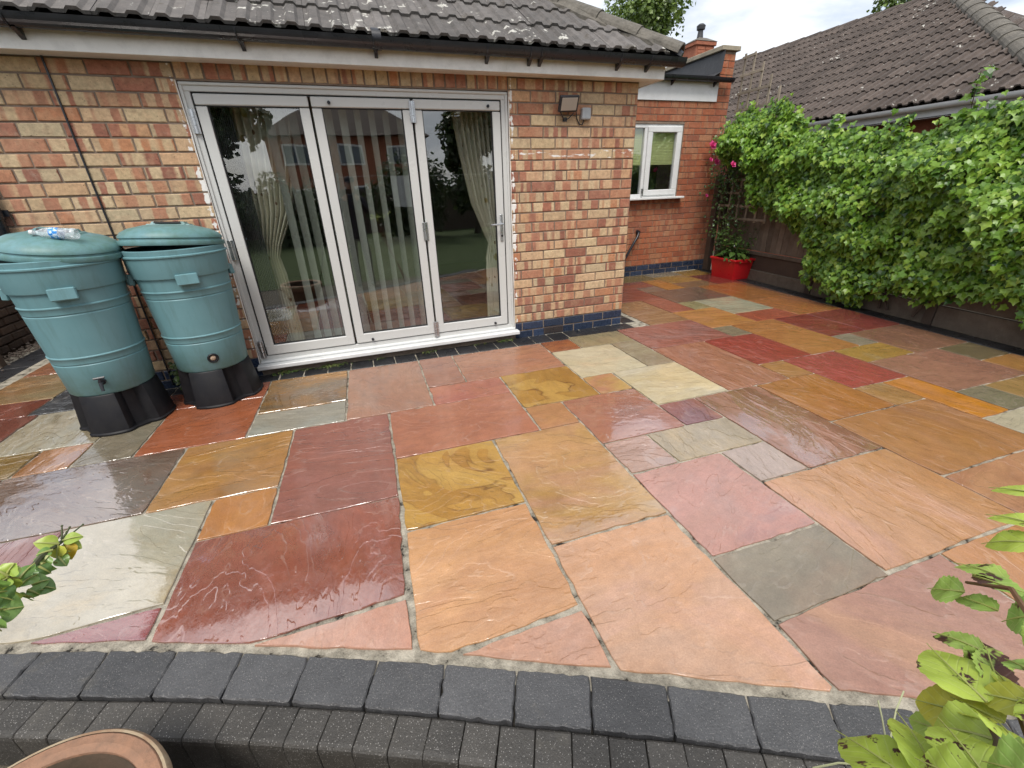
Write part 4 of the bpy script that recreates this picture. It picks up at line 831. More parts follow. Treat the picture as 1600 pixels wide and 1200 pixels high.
# ------------------------------------------------------------------ fence along the right
M_WOOD = plain('weathered_fence_timber', (0.20, 0.16, 0.125, 1), (0.125, 0.095, 0.07, 1), 0.85, 6, 0.004, 40, per_obj=.3)
M_WOODD = plain('dark_damp_timber', (0.06, 0.04, 0.03, 1), (0.085, 0.06, 0.042, 1), 0.7, 8, 0.004, 50, per_obj=.2)
M_CONC = plain('brown_stained_concrete', (0.17, 0.135, 0.10, 1), (0.11, 0.085, 0.065, 1), 0.85, 6, 0.006, 70, dirt=0.4)
M_LATT = plain('grey_lattice_timber', (0.33, 0.28, 0.215, 1), (0.23, 0.19, 0.14, 1), 0.85, 10, 0.003, 60, per_obj=.25)
FR = Matrix.Rotation(math.atan2(FU.y, FU.x), 4, 'Z')
fence = thing('boundary_fence', 'weathered brown timber fence on concrete boards along the right of the patio', 'fence', fp(1.5))
def fbox(name, s0, s1, d, th, z0, z1, mat, par, ch=.004):
    m_ = MB(); m_.box((0, 0, 0), (s1 - s0, th, z1 - z0), FR, ch); c = fp((s0 + s1) / 2, d, (z0 + z1) / 2)
    return attach(bpy.data.objects.new(name, m_.mesh(name, mat)), par, c)
posts = [-3.0, -1.1, .80, 2.28, 4.22]
for a_, b_ in zip(posts[:-1], posts[1:]):
    far = a_ > 2
    fbox('concrete_gravel_board', a_ + .05, b_ - .05, -.03, .05, -.15, .14 if far else .20, M_CONC, fence)
    fbox('gravel_board', a_ + .05, b_ - .05, -.05, .03, .145 if far else .205, .36 if far else .40, M_WOODD if far else M_CONC, fence)
    fbox('rail', a_ + .04, b_ - .04, -.035, .05, .365 if far else .405, .41 if far else .445, M_WOOD, fence)
    s = a_ + .05
    while s < b_ - .06:
        w = min(.098, b_ - .05 - s); fbox('fence_board', s, s + w - .004, -.06 + rnd(-.004, .004), .016, .42 if far else .45, 1.78 + rnd(-.01, .01), M_WOOD, fence, .002); s += w
for s in posts: fbox('post', s - .045, s + .045, -.035, .08, -.15, 1.85, M_WOODD, fence)

def trellis(name, label, s0, s1, z0, z1, d, cols, rws, fan=None, tops=None):
    t_ = thing(name, label, 'trellis', fp((s0 + s1) / 2, d, z0))
    for i in range(cols):
        s = s0 + (s1 - s0) * i / (cols - 1); zt = tops[i] if tops else z1
        fbox('slat', s - .017, s + .017, d, .014, z0 - .04, zt, M_LATT, t_, .001)
    for j in range(rws):
        z = z0 + (z1 - z0) * j / (rws - 1); sl = s0 - .04
        if tops:
            ok = [i for i in range(cols) if tops[i] > z]
            if not ok: continue
            sl = s0 + (s1 - s0) * min(ok) / (cols - 1) - .03
        fbox('slat', sl, s1 + .04, d + .015, .014, z - .017, z + .017, M_LATT, t_, .001)
    return t_
trellis('trellis', 'tall grey lattice above the fence against the brick extension', 3.42, 4.20, 1.7, 3.03, .05, 5, 7, tops=[2.55, 2.72, 2.9, 3.06, 3.08])
trellis('trellis', 'low square lattice on the fence behind the red crate', 3.2, 4.2, .87, 1.42, .07, 6, 4)
# thick timber post at the corner of extension and fence
m_ = MB(); m_.box((5.80, 6.17, .7), (.10, .10, 1.6), ch=.005); tag(m_.build('corner_post', M_WOODD), 'dark timber post in the corner between extension and fence', 'post')

# ------------------------------------------------------------------ ivy over the fence
IVYC = [(0.02, 0.06, 0.010, 1), (0.075, 0.175, 0.016, 1), (0.14, 0.275, 0.026, 1), (0.23, 0.39, 0.045, 1), (0.10, 0.215, 0.02, 1), (0.18, 0.32, 0.035, 1), (0.31, 0.43, 0.06, 1)]
M_IVY = leaf_mat('ivy_leaf', IVYC, rough=0.36, trans=0.24); M_IVYO = leaf_mat('ivy_leaf_single', IVYC[1:], island=False, rough=0.36, trans=0.24)
LOBES = [(0, 0), (.20, -.10), (.50, -.02), (.46, .22), (.62, .46), (.34, .52), (.20, .72), (0, 1.06)]
def ivy_leaf(sz, fold=.22, droop=.25):
    vs = [(0, 0, 0)]; out = LOBES[1:] + [(-x, y) for x, y in LOBES[1:-1]][::-1]
    pts = [(0, 0)] + LOBES[1:] + [(-x, y) for x, y in LOBES[1:-1]][::-1]
    vs = [(x * sz, (y - .1) * sz, (abs(x) * fold - droop * max(y, 0) ** 2) * sz) for x, y in pts] + [(0, .42 * sz, -droop * .18 * sz)]
    k = len(pts); fs = [(i, (i + 1) % k, k) for i in range(k)]
    return vs, fs
def basis(up, nrm):
    nrm = nrm.normalized(); y = (up - nrm * up.dot(nrm)).normalized(); x = y.cross(nrm)
    return Matrix((x, y, nrm)).transposed().to_4x4()
def ivy_top(s):      # height of the ivy along the fence, metres
    t = 1.86 + .05 * math.sin(s * 3.1) + .04 * math.sin(s * 8.3)
    return t + (.48 * max(0, min(1, (s - 2.75) / .45)))
def ivy_bot(s):
    if s > 3.45: return 1.62
    if s > 2.75: return .98 + .25 * (s - 2.75)
    if s > 2.2: return .55 + (s - 2.2) * .8
    return .25 + .13 * math.sin(s * 2.3 + .5) + .07 * math.sin(s * 7)
def ivy_depth(s, z):
    b = .21 + .24 * noise.noise(Vector((s * 1.5, z * 2.0, 3.1))) + .16 * noise.noise(Vector((s * 4, z * 4.5, 1.2)))
    tp = ivy_top(s); b *= max(.15, min(1, (tp - z) / .35 + .25)); bt = ivy_bot(s); b *= max(.3, min(1, (z - bt) / .35 + .4))
    return max(.05, b + .06)
ivy = thing('ivy', 'glossy green ivy smothering the timber fence on the right', 'ivy', fp(0.5))
fol = MB(); singles = []
rg = random.Random(11)
def ivy_place(s, z, off, sz, mb_):
    d_ = ivy_depth(s, z)
    P = fp(s, d_ + off, z)
    nrm = FN * rg.uniform(.5, 1.1) + Vector((0, 0, rg.uniform(.15, 1.0))) + FU * rg.uniform(-.6, .35)
    up = Vector((0, 0, -1)) + FU * rg.uniform(-.9, .9) + FN * rg.uniform(.1, .7)
    B = Matrix.Translation(P) @ basis(up, nrm)
    if mb_ is None: return B, sz
    vs, fs = ivy_leaf(sz, rg.uniform(.1, .35), rg.uniform(.1, .4)); mb_.add([B @ Vector(v) for v in vs], fs)
ncl = 0
while ncl < 3800:
    s = rg.uniform(-2.6, 4.0); tp, bt = ivy_top(s), ivy_bot(s); z = rg.uniform(bt, tp)
    if s > 3.6 and rg.random() < .4: continue
    ncl += 1; bulge = rg.uniform(0, .07)
    for _ in range(rg.randint(5, 9)):
        ivy_place(s + rg.gauss(0, .055), z + rg.gauss(0, .06), bulge + rg.uniform(-.07, .03), rg.choice((rg.uniform(.024, .04), rg.uniform(.04, .06), rg.uniform(.05, .072))), fol)
for _ in range(5200):
    s = rg.uniform(-2.6, 4.0); z = rg.uniform(ivy_bot(s), ivy_top(s)); ivy_place(s, z, rg.uniform(-.2, -.04), rg.uniform(.045, .07), fol)
tag(fol.build('foliage', M_IVY, ivy), kind='stuff')
IL = []
for q in range(4):
    m_ = MB(); vs, fs = ivy_leaf(1.0, .12 + .06 * q, .15 + .08 * q); m_.add(vs, fs); IL.append(m_.mesh('leaf', M_IVYO))
for i in range(300):
    s = rg.uniform(-.2, 2.6) if i % 3 else rg.uniform(2.6, 3.5); z = rg.uniform(ivy_bot(s), ivy_top(s)); B, sz = ivy_place(s, z, rg.uniform(.06, .10), rg.uniform(.05, .075), None)
    place('leaf', rg.choice(IL), ivy, B @ Matrix.Diagonal((sz, sz, sz, 1)))
# upright shoots above the gutter line
for s0, h in ((1.0, .42), (2.35, .20), (.45, .16), (1.55, .18), (2.9, .2)):
    b0 = fp(s0, .12, ivy_top(s0) - .1); m_ = MB(); pts = [b0 + Vector((math.sin(i) * .01, i * .004, h * i / 6)) for i in range(7)]; m_.tube(pts, .004, 5); st_ = m_.build('shoot', M_WOODD, ivy)
    sf = MB()
    for i in range(26):
        t_ = rg.random(); B = Matrix.Translation(b0 + Vector((rg.uniform(-.05, .05), rg.uniform(-.05, .05), h * t_ + .05))) @ basis(Vector((rg.uniform(-1, 1), rg.uniform(-1, 1), -.4)), Vector((rg.uniform(-1, .2), rg.uniform(-1, .2), 1)))
        vs, fs = ivy_leaf(rg.uniform(.05, .075)); sf.add([B @ Vector(v) for v in vs], fs)
    sf.build('shoot_leaves', M_IVY, ivy)
for q in range(9):
    s0 = rg.uniform(-1.5, 2.2); m_ = MB(); pts = [fp(s0 + .05 * math.sin(i * 1.3 + q) + i * .06 * (1 if q % 2 else -1), .05 + .03 * math.sin(i), .05 + i * .12) for i in range(7)]; m_.tube(pts, [.014 - i * .0012 for i in range(7)], 6); m_.build('stem', M_WOODD, ivy)

# ------------------------------------------------------------------ climbing rose and red crate with plant
M_STEM = plain('brown_green_stem', (0.07, 0.06, 0.03, 1), (0.05, 0.07, 0.025, 1), 0.7)
M_RLEAF = leaf_mat('rose_leaf', [(0.03, 0.07, 0.015, 1), (0.06, 0.12, 0.025, 1), (0.11, 0.18, 0.04, 1)], trans=.2)
M_PINK = plain('pink_petals', (0.72, 0.045, 0.24, 1), (0.80, 0.14, 0.38, 1), 0.5, 30)
def oval(sz, w=.55, fold=.15, droop=.25, n_=5):
    vs = []; 
    for i in range(n_ + 1):
        t = i / n_; ww = w * .5 * math.sin(math.pi * min(1, t ** .85)) ; zc = -droop * t * t
        vs += [(-ww * sz, t * sz, (zc + fold * ww) * sz), (0, t * sz, zc * sz), (ww * sz, t * sz, (zc + fold * ww) * sz)]
    fs = []
    for i in range(n_): fs += [(3 * i, 3 * i + 1, 3 * i + 4, 3 * i + 3), (3 * i + 1, 3 * i + 2, 3 * i + 5, 3 * i + 4)]
    return vs, fs
rose = thing('climbing_rose', 'climbing rose with pink flowers on the trellis beside the extension', 'rose', fp(3.95, .15))
rl = MB()
for q in range(7):
    pts = [fp(3.95 + rg.uniform(-.1, .1) + .05 * math.sin(i + q) + (i * .02 * (q - 3)), .12 + .02 * math.cos(i * 1.7 + q), .1 + i * .27) for i in range(8)]
    m_ = MB(); m_.tube(pts, [.009 - i * .0008 for i in range(8)], 5); m_.build('stem', M_STEM, rose)
    for p in pts[2:]:
        for _ in range(46 if p.z > 1.35 else 14):
            c = p + Vector((rg.gauss(0, .09), rg.gauss(0, .13), rg.gauss(0, .12))); c.y = min(c.y, 6.27); c.x = min(c.x, 5.9)
            vs, fs = oval(rg.uniform(.035, .06), .62); B = Matrix.Translation(c) @ basis(Vector((rg.uniform(-1, 1), rg.uniform(-1, .4), rg.uniform(-1, .3))), Vector((rg.uniform(-1, .2), rg.uniform(-1, .2), rg.uniform(.2, 1)))); rl.add([B @ Vector(v) for v in vs], fs)
tag(rl.build('foliage', M_RLEAF, rose), kind='stuff')
for (px_, py_, pz_, sz) in ((5.52, 6.16, 1.915, .10), (5.50, 6.12, 1.72, .05), (5.50, 6.0, 1.68, .08), (5.30, 5.45, 1.62, .07), (5.50, 6.1, 1.20, .045), (5.58, 6.1, 1.95, .06)):
    fl = MB()
    for ring, (nn, tilt, rr) in enumerate(((5, 80, 1.0), (5, 50, .85), (4, 25, .6))):
        for i in range(nn):
            an = 2 * math.pi * (i + ring * .4) / nn; vs, fs = oval(sz * rr * .8, .95, .5, -.3)
            B = Matrix.Translation((px_, py_, pz_)) @ Matrix.Rotation(R(62), 4, 'X') @ Matrix.Rotation(an, 4, 'Z') @ Matrix.Rotation(R(90 - tilt), 4, 'X'); fl.add([B @ Vector(v) for v in vs], fs, True)
    fl.build('flower', M_PINK, rose)

crate = thing('planter_crate', 'bright red plastic crate used as a planter in the far corner', 'planter', (5.60, 5.44, 0))
M_RED = plain('red_plastic', (0.52, 0.012, 0.016, 1), (0.42, 0.012, 0.016, 1), 0.35, 5)
CR = Matrix.Rotation(R(-1), 4, 'Z')
def crate_shell():
    m_ = MB(); b, t, h = (.15, .22), (.18, .255), .30; th = .006
    lv = [(b[0], b[1], 0), (t[0], t[1], h), (t[0] - th, t[1] - th, h), (b[0] - th, b[1] - th, .01)]
    vs = []
    for x, y, z in lv: vs += [(-x, -y, z), (x, -y, z), (x, y, z), (-x, y, z)]
    fs = [(3, 2, 1, 0), (12, 13, 14, 15)]
    for k_ in range(3): fs += [(k_ * 4 + i, k_ * 4 + (i + 1) % 4, (k_ + 1) * 4 + (i + 1) % 4, (k_ + 1) * 4 + i) for i in range(4)]
    m_.add(vs, fs); return m_
CC = Vector((5.60, 5.44, 0))
m_ = crate_shell(); m_.v = [tuple(CR @ Vector(v) + CC) for v in m_.v]; m_.build('body', M_RED, crate)
m_ = MB()
for sx, sy, dx, dy in ((0, -.258, .39, .022), (0, .258, .39, .022), (-.183, 0, .022, .50), (.183, 0, .022, .50)): m_.box(CR @ Vector((sx, sy, .295)) + CC, (dx, dy, .03), CR, .004)
m_.build('rim', M_RED, crate)
m_ = MB(); hp = [CR @ Vector((x, -.268, z)) + CC for x, z in ((-.08, .30), (-.08, .268), (.08, .268), (.08, .30))]; m_.tube(hp, .008, 6); m_.build('handle', M_RED, crate)
m_ = MB(); m_.box(CC + Vector((0, 0, .26)), (.33, .47, .02), CR); m_.build('soil', plain('dark_compost', (0.03, 0.02, 0.014, 1), (0.05, 0.035, 0.025, 1), 0.95, 30, 0.01), crate)
pp = thing('crate_plant', 'bushy green plant growing out of the red crate', 'plant', CC + Vector((0, 0, .27)))
pl = MB()
for q in range(16):
    a_ = rg.uniform(0, 6.28); L_ = rg.uniform(.2, .62); base = CC + Vector((rg.uniform(-.1, .1), rg.uniform(-.16, .16), .27)); dr = Vector((math.cos(a_) * .28, math.sin(a_) * .34, 1)).normalized()
    pts = [base + dr * (L_ * i / 5) + Vector((math.cos(a_), math.sin(a_), 0)) * .05 * (i / 5) ** 2 for i in range(6)]
    m_ = MB(); m_.tube(pts, [.004 - .0005 * i for i in range(6)], 5); m_.build('stem', M_STEM, pp)
    for i in range(1, 6):
        for _ in range(7):
            B = Matrix.Translation(pts[i] + Vector((rg.gauss(0, .03), rg.gauss(0, .03), rg.gauss(0, .03)))) @ basis(Vector((rg.uniform(-1, 1), rg.uniform(-1, 1), rg.uniform(-.6, .3))), Vector((rg.uniform(-.5, .5), rg.uniform(-.8, .3), 1))); vs, fs = oval(rg.uniform(.035, .06), .6); pl.add([B @ Vector(v) for v in vs], fs)
for q in range(26):
    a_ = rg.uniform(0, 6.28); B = Matrix.Translation(CC + Vector((math.cos(a_) * .12, math.sin(a_) * .2, .31 + rg.uniform(0, .1)))) @ basis(Vector((math.cos(a_), math.sin(a_), rg.uniform(-.3, .3))), Vector((0, -.3, 1))); vs, fs = oval(rg.uniform(.09, .14), .62, .2, .35); pl.add([B @ Vector(v) for v in vs], fs, True)
tag(pl.build('foliage', M_RLEAF, pp), kind='stuff')
# ------------------------------------------------------------------ water butts
def butt_mat():
    n = Nt('teal_polythene'); o = n.obj()
    col = n.mix(n.ramp(n.noise(o, 3, 5, 0.6), [(0.3, 0.0), (0.7, 1.0)]), (0.115, 0.24, 0.265, 1), (0.14, 0.275, 0.30, 1))
    z = n.sep(o)[2]; algae = n.math('MULTIPLY', n.ramp(z, [(0.28, 1.0), (0.5, 0.0)]), n.ramp(n.noise(o, 9, 6, 0.7), [(0.35, 0.0), (0.7, 0.7)]))
    col = n.mix(algae, col, (0.07, 0.15, 0.10, 1))
    sp = n.ramp(n.noise(o, 45, 5, 0.7), [(0.68, 0.0), (0.72, 0.35)]); col = n.mix(sp, col, (0.3, 0.4, 0.38, 1))
    runs = n.ramp(n.noise(n.map(o, sc=(9, 9, .8)), 2.2, 6, 0.7), [(0.50, 0.0), (0.72, 0.45)]); col = n.mix(runs, col, (0.075, 0.135, 0.125, 1))
    scf = n.ramp(n.noise(n.map(o, rot=(.4, .3, 0), sc=(2, 2, 14)), 7, 5, 0.75), [(0.66, 0.0), (0.72, 0.3)]); col = n.mix(scf, col, (0.30, 0.42, 0.42, 1))
    n.set(color=col, rough=n.remap(n.noise(o, 6, 4), 0.3, 0.7, 0.36, 0.55), spec=0.45, normal=n.bump(n.noise(o, 5, 3), 0.006, 0.5)); return n.m
M_TEAL = butt_mat()
M_STAND = plain('black_stand_plastic', (0.006, 0.006, 0.008, 1), (0.012, 0.012, 0.014, 1), 0.5, 5, 0.001, 30, 0.25, dirt=0.15)
def water_butt(label, c, zrot, lid_tilt, lid_off, tap):
    t = thing('water_butt', label, 'water butt', (c[0], c[1], 0), 'water butts beside the folding doors')
    cx, cy = c; zb, zt = .275, 1.135; rb, rt = .232, .282
    rad = lambda z: rb + (rt - rb) * (z - zb) / (zt - zb)
    pf = [(0, zb + .012), (rb - .05, zb + .004), (rb - .012, zb), (rb, zb + .014)]
    for z, kind in ((.50, 'g'), (.545, 'r'), (.82, 'g'), (.865, 'r')):
        r_ = rad(z)
        pf += [(r_, z - .008), (r_ - .004, z - .003), (r_ - .004, z + .001), (r_ + .001, z + .005)] if kind == 'g' else [(r_, z - .008), (r_ + .005, z - .002), (r_ + .005, z + .003), (r_ - .001, z + .008)]
    r_ = rad(.955); pf += [(r_, .952), (r_ + .012, .956), (r_ + .014, .962), (rad(1.085) + .016, 1.085), (rad(1.085) + .024, 1.090), (rad(1.1) + .024, 1.098), (rad(1.1) + .012, 1.103), (rad(1.13) + .012, 1.132), (rad(1.13), 1.136), (rad(1.13) - .004, 1.12), (rad(.8) - .008, .8)]
    m_ = MB(); m_.lathe(pf, 64, (0, 0, 0)); barrel = attach(bpy.data.objects.new('barrel', m_.mesh('barrel', M_TEAL)), t, Vector((cx, cy, 0))); fix_normals(barrel)
    for an in (zrot, zrot + 100, zrot - 100, zrot + 180):
        a_ = R(an); d_ = Vector((math.cos(a_), math.sin(a_), 0)); r0 = rad(.94) + .006
        m_ = MB(); m_.box(Vector((cx, cy, .945)) + d_ * (r0 + .010), (.125, .034, .072), Matrix.Rotation(a_ + math.pi / 2, 4, 'Z') @ Matrix.Rotation(R(-7), 4, 'X'), .006); m_.build('lug', M_TEAL, barrel, (cx, cy, 0))
    # lid: raised dome with stepped rim and a hand grip
    R_ = rad(1.13) + .016
    Lm = Matrix.Translation((cx + lid_off[0], cy + lid_off[1], 1.138 + lid_off[2])) @ Matrix.Rotation(R(lid_tilt[0]), 4, 'X') @ Matrix.Rotation(R(lid_tilt[1]), 4, 'Y')
    lp = [(R_ - .012, -.02), (R_, -.018), (R_ + .004, -.006), (R_, .010), (R_ - .012, .014), (R_ - .014, .022), (R_ - .006, .028), (R_ - .008, .040), (R_ - .025, .062), (R_ - .07, .086), (.14, .108), (.0, .118)]
    m_ = MB(); m_.lathe(lp, 64, (0, 0, 0), None); m_.add([], [])
    lid = place('lid', m_.mesh('lid', M_TEAL), t, Lm); fix_normals(lid)
    m_ = MB(); bm = bmesh.new(); bmesh.ops.create_cube(bm, size=1)
    for v in bm.verts:
        k = 1.0 if v.co.z < 0 else .72
        v.co = Vector((v.co.x * .30 * k, v.co.y * .15 * k, v.co.z * .05))
    bmesh.ops.bevel(bm, geom=bm.edges[:], offset=.018, segments=2, affect='EDGES'); bm.verts.index_update()
    m_.add([v.co.copy() for v in bm.verts], [tuple(v.index for v in f.verts) for f in bm.faces], True); bm.free()
    gp = place('grip', m_.mesh('grip', M_TEAL), lid, Lm @ Matrix.Translation((.0, .02, .106)))
    m_ = MB(); m_.box((0, 0, 0), (.15, .022, .004), ch=.0015); place('grip_slot', m_.mesh('grip_slot', M_GASK), lid, Lm @ Matrix.Translation((.0, -.03, .126)) @ Matrix.Rotation(R(28), 4, 'X'))
    # stand: lobed black drum with scalloped recesses
    m_ = MB(); n1 = 72; vs = []
    for z, k in ((0, 1.13), (.012, 1.14), (.02, 1.10), (.27, .98), (.278, .95), (.278, 0.2)):
        for j in range(n1):
            a_ = 2 * math.pi * j / n1; lob = math.cos(4 * (a_ - R(zrot + 22)))
            dent = max(0, lob - .35) / .65
            r_ = (.24 - .055 * min(1, dent * 1.6) * (1 if .015 < z < .275 else .55)) * k
            vs.append((r_ * math.cos(a_), r_ * math.sin(a_), z))
    m_.add(vs, [(i * n1 + j, i * n1 + (j + 1) % n1, (i + 1) * n1 + (j + 1) % n1, (i + 1) * n1 + j) for i in range(5) for j in range(n1)], True)
    st = attach(bpy.data.objects.new('stand', m_.mesh('stand', M_STAND)), t, Vector((cx, cy, 0)))
    a_ = R(tap[0]); d_ = Vector((math.cos(a_), math.sin(a_), 0)); z0 = .375; p0 = Vector((cx, cy, z0)) + d_ * (rad(z0) - .002)
    if tap[1] == 'tap':
        m_ = MB(); m_.tube([p0, p0 + d_ * .02], .02, 12); m_.tube([p0 + d_ * .01, p0 + d_ * .06, p0 + d_ * .075 + Vector((0, 0, -.045))], [.011, .011, .008], 8)
        m_.tube([p0 + d_ * .045, p0 + d_ * .045 + Vector((0, 0, .035))], .009, 8); w_ = Vector((-d_.y, d_.x, 0)); m_.tube([p0 + d_ * .045 + Vector((0, 0, .035)) - w_ * .028, p0 + d_ * .045 + Vector((0, 0, .035)) + w_ * .028], .008, 6); m_.build('tap', M_BLACK, t)
    else:
        Mx = Matrix.Translation(p0) @ d_.to_track_quat('Z', 'Y').to_matrix().to_4x4()
        m_ = MB(); m_.lathe([(.034, -.004), (.036, .006), (.030, .012), (.022, .010), (.020, -.004)], 14); place('tap_collar', m_.mesh('tap_collar', M_STAND), t, Mx)
        m_ = MB(); m_.lathe([(.0, .010), (.008, .011), (.018, .006), (.021, .0)], 10); place('filler_plug', m_.mesh('filler_plug', plain('lumpy_pale_filler', (0.45, 0.36, 0.27, 1), (0.3, 0.2, 0.13, 1), 0.9, 60, 0.01, 90)), t, Mx)
    return t
wb1 = water_butt('teal water butt with a plastic bottle on its tilted lid', (-1.755, 3.50), -72, (3.0, 7.5), (.03, .02, .022), (-76, 'tap'))
wb2 = water_butt('teal water butt with a plugged tap hole next to the door frame', (-1.19, 3.685), -70, (-4.5, 3.0), (.0, .02, .024), (-72, 'hole'))

# clear bottle lying on the left lid
n = Nt('clear_pet'); tr = n.n('ShaderNodeBsdfTransparent'); n.set(color=(0.75, 0.8, 0.84, 1), rough=0.12, spec=0.8); ms = n.n('ShaderNodeMixShader'); n.l(n.ramp(n.noise(n.obj(), 70, 4, 0.7), [(0.35, 0.15), (0.65, 0.6)]), ms.inputs[0]); n.l(tr.outputs[0], ms.inputs[1]); n.l(n.b.outputs[0], ms.inputs[2]); n.l(ms.outputs[0], n.out.inputs[0]); M_CLEAR = n.m
bt = thing('plastic_bottle', 'small clear plastic bottle with blue label lying on the lid', 'bottle', (-1.65, 3.37, 1.25))
Bm = Matrix.Translation((-1.745, 3.37, 1.281)) @ Matrix.Rotation(R(-4), 4, 'Z') @ Matrix.Rotation(R(95), 4, 'Y')
bp = [(.0, .0), (.012, .0), (.012, .018), (.016, .028), (.028, .058), (.031, .075), (.0295, .082), (.0315, .09), (.0315, .13), (.0285, .138), (.0315, .146), (.0285, .156), (.0315, .165), (.0295, .176), (.0315, .186), (.0315, .2), (.026, .208), (0, .203)]
m_ = MB(); m_.lathe(bp, 24); place('body', m_.mesh('body', M_CLEAR), bt, Bm)
m_ = MB(); m_.lathe([(.0, -.012), (.0145, -.012), (.0145, .004), (0, .004)], 16); place('cap', m_.mesh('cap', M_WHITE), bt, Bm)
g = Nt('blue_white_label'); z = g.sep(g.obj())[2]; g.set(color=g.ramp(g.noise(g.obj(), 60, 2), [(0.45, (0.02, 0.22, 0.62, 1)), (0.55, (0.55, 0.7, 0.85, 1))], 'CONSTANT'), rough=0.3)
m_ = MB(); m_.lathe([(.0322, .088), (.0325, .09), (.0325, .128), (.0322, .13)], 24); place('bottle_label', m_.mesh('bottle_label', g.m), bt, Bm)

# ------------------------------------------------------------------ fittings on the wall
m_ = MB(); m_.tube([(-1.634, Y0 - .006, 2.262), (-1.634, Y0 - .007, 1.6), (-1.632, Y0 - .006, .9), (-1.634, Y0 - .006, .02)], .0065, 8); tag(m_.build('cable', M_BLACK), 'thin black cable running down the wall above the left water butt', 'cable')
dp = thing('downpipe', 'black drainpipe at the left corner of the bungalow', 'downpipe', (-2.19, Y0 - .05, 0))
m_ = MB(); m_.tube([(-2.2, Y0 - .19, 2.34), (-2.2, Y0 - .13, 2.22), (-2.2, Y0 - .05, 2.1), (-2.2, Y0 - .05, .05)], .034, 16); m_.build('pipe', M_BLACK, dp)
for z in (1.38, .5): m_ = MB(); m_.tube([(-2.2, Y0 - .05, z - .035), (-2.2, Y0 - .05, z + .035)], .041, 16); m_.box((-2.2, Y0 - .02, z), (.12, .012, .04)); m_.build('clip', M_BLACK, dp)
fl = thing('floodlight', 'small black floodlight with pale lens on the brick wall', 'floodlight', (1.93, Y0, 2.05))
FM = Matrix.Translation((1.925, Y0 - .085, 2.068)) @ Matrix.Rotation(R(4), 4, 'Z') @ Matrix.Rotation(R(24), 4, 'X') @ Matrix.Rotation(R(-3), 4, 'Y')
m_ = MB(); m_.box((0, 0, 0), (.185, .028, .125), ch=.006); m_.box((0, .02, 0), (.13, .02, .085), ch=.004)
for i in range(7): m_.box((-.06 + i * .02, .034, 0), (.005, .012, .08))
place('housing', m_.mesh('housing', M_BLACK), fl, FM)
g = Nt('floodlight_lens'); g.set(color=g.ramp(g.sep(g.obj())[2], [(0.46, (0.34, 0.30, 0.26, 1)), (0.54, (0.42, 0.37, 0.32, 1))]), rough=0.12, spec=0.6)
m_ = MB(); m_.box((0, -.0155, .0), (.15, .004, .095), ch=.001); place('lens', m_.mesh('lens', g.m), fl, FM)
m_ = MB(); m_.tube([(1.86, Y0 - .06, 2.01), (1.905, Y0 - .03, 1.965), (1.93, Y0 - .004, 1.955), (1.955, Y0 - .03, 1.965), (1.995, Y0 - .06, 2.01)], .005, 6); m_.box((1.93, Y0 - .005, 1.96), (.04, .008, .03)); m_.build('bracket', M_BLACK, fl)
jb = thing('junction_box', 'small grey junction box beside the floodlight', 'junction box', (2.12, Y0, 2.0))
m_ = MB(); m_.box((2.125, Y0 - .025, 2.003), (.085, .052, .092), ch=.008); m_.build('box', plain('grey_plastic_box', (0.30, 0.32, 0.34, 1), None, 0.4), jb)
m_ = MB(); m_.tube([(2.0, Y0 - .05, 2.05), (2.03, Y0 - .02, 2.03), (2.045, Y0 - .012, 1.97), (2.07, Y0 - .012, 1.925), (2.10, Y0 - .012, 1.92), (2.115, Y0 - .015, 1.96)], .005, 6); m_.build('lead', M_BLACK, jb)

# ------------------------------------------------------------------ left boundary: old brick wall and leaning timber post
M_OLD = plain('sooty_brick', (0.13, 0.085, 0.06, 1), (0.075, 0.055, 0.042, 1), 0.9, 9, 0.012, 35, per_obj=.35, dirt=0.4)
lw = thing('boundary_wall', 'dark weathered brick boundary wall behind the left water butt', 'wall', (-3.75, 6, 0))
m_ = MB(); m_.box((-3.86, 6.0, .55), (.2, 6.5, 1.4)); m_.build('mortar_core', M_CONC, lw)
OB = MB(); OB.box((0, 0, 0), (.06, .222, .074), ch=.008); OBM = OB.mesh('brick', M_OLD)
for k in range(13):
    for i in range(14): place('brick', OBM, lw, Matrix.Translation((-3.745 + rnd(-.008, .004), 4.4 + i * .235 + (.117 if k % 2 else 0), .03 + k * .086)) @ Matrix.Rotation(rnd(-.03, .03), 4, 'X'))
m_ = MB(); m_.box((-3.50, 5.30, .45), (.085, .085, 1.3), Matrix.Rotation(R(5), 4, 'X'), .006); tag(m_.build('timber_post', M_WOOD), 'short weathered timber post by the left boundary wall', 'post')
gv = MB(); rg = random.Random(5)
for i in range(900):
    c = Vector((-3.57 + rg.gauss(0, .06), rg.uniform(4.2, 7.4), -.005 + rg.uniform(0, .015))); r_ = rg.uniform(.008, .02)
    vs = [c + Vector((rg.uniform(.6, 1) * r_ * a_, rg.uniform(.6, 1) * r_ * b_, rg.uniform(.4, .8) * r_ * d_)) for a_, b_, d_ in ((1, 0, 0), (-1, 0, 0), (0, 1, 0), (0, -1, 0), (0, 0, 1), (0, 0, -1))]
    gv.add(vs, [(0, 2, 4), (2, 1, 4), (1, 3, 4), (3, 0, 4), (2, 0, 5), (1, 2, 5), (3, 1, 5), (0, 3, 5)])
M_PEB = plain('pebbles', (0.24, 0.19, 0.15, 1), (0.10, 0.08, 0.065, 1), 0.8, 25, 0.003)
tag(gv.build('gravel', M_PEB), 'strip of loose pebbles at the foot of the left wall', 'gravel', kind='stuff')
gv = MB()
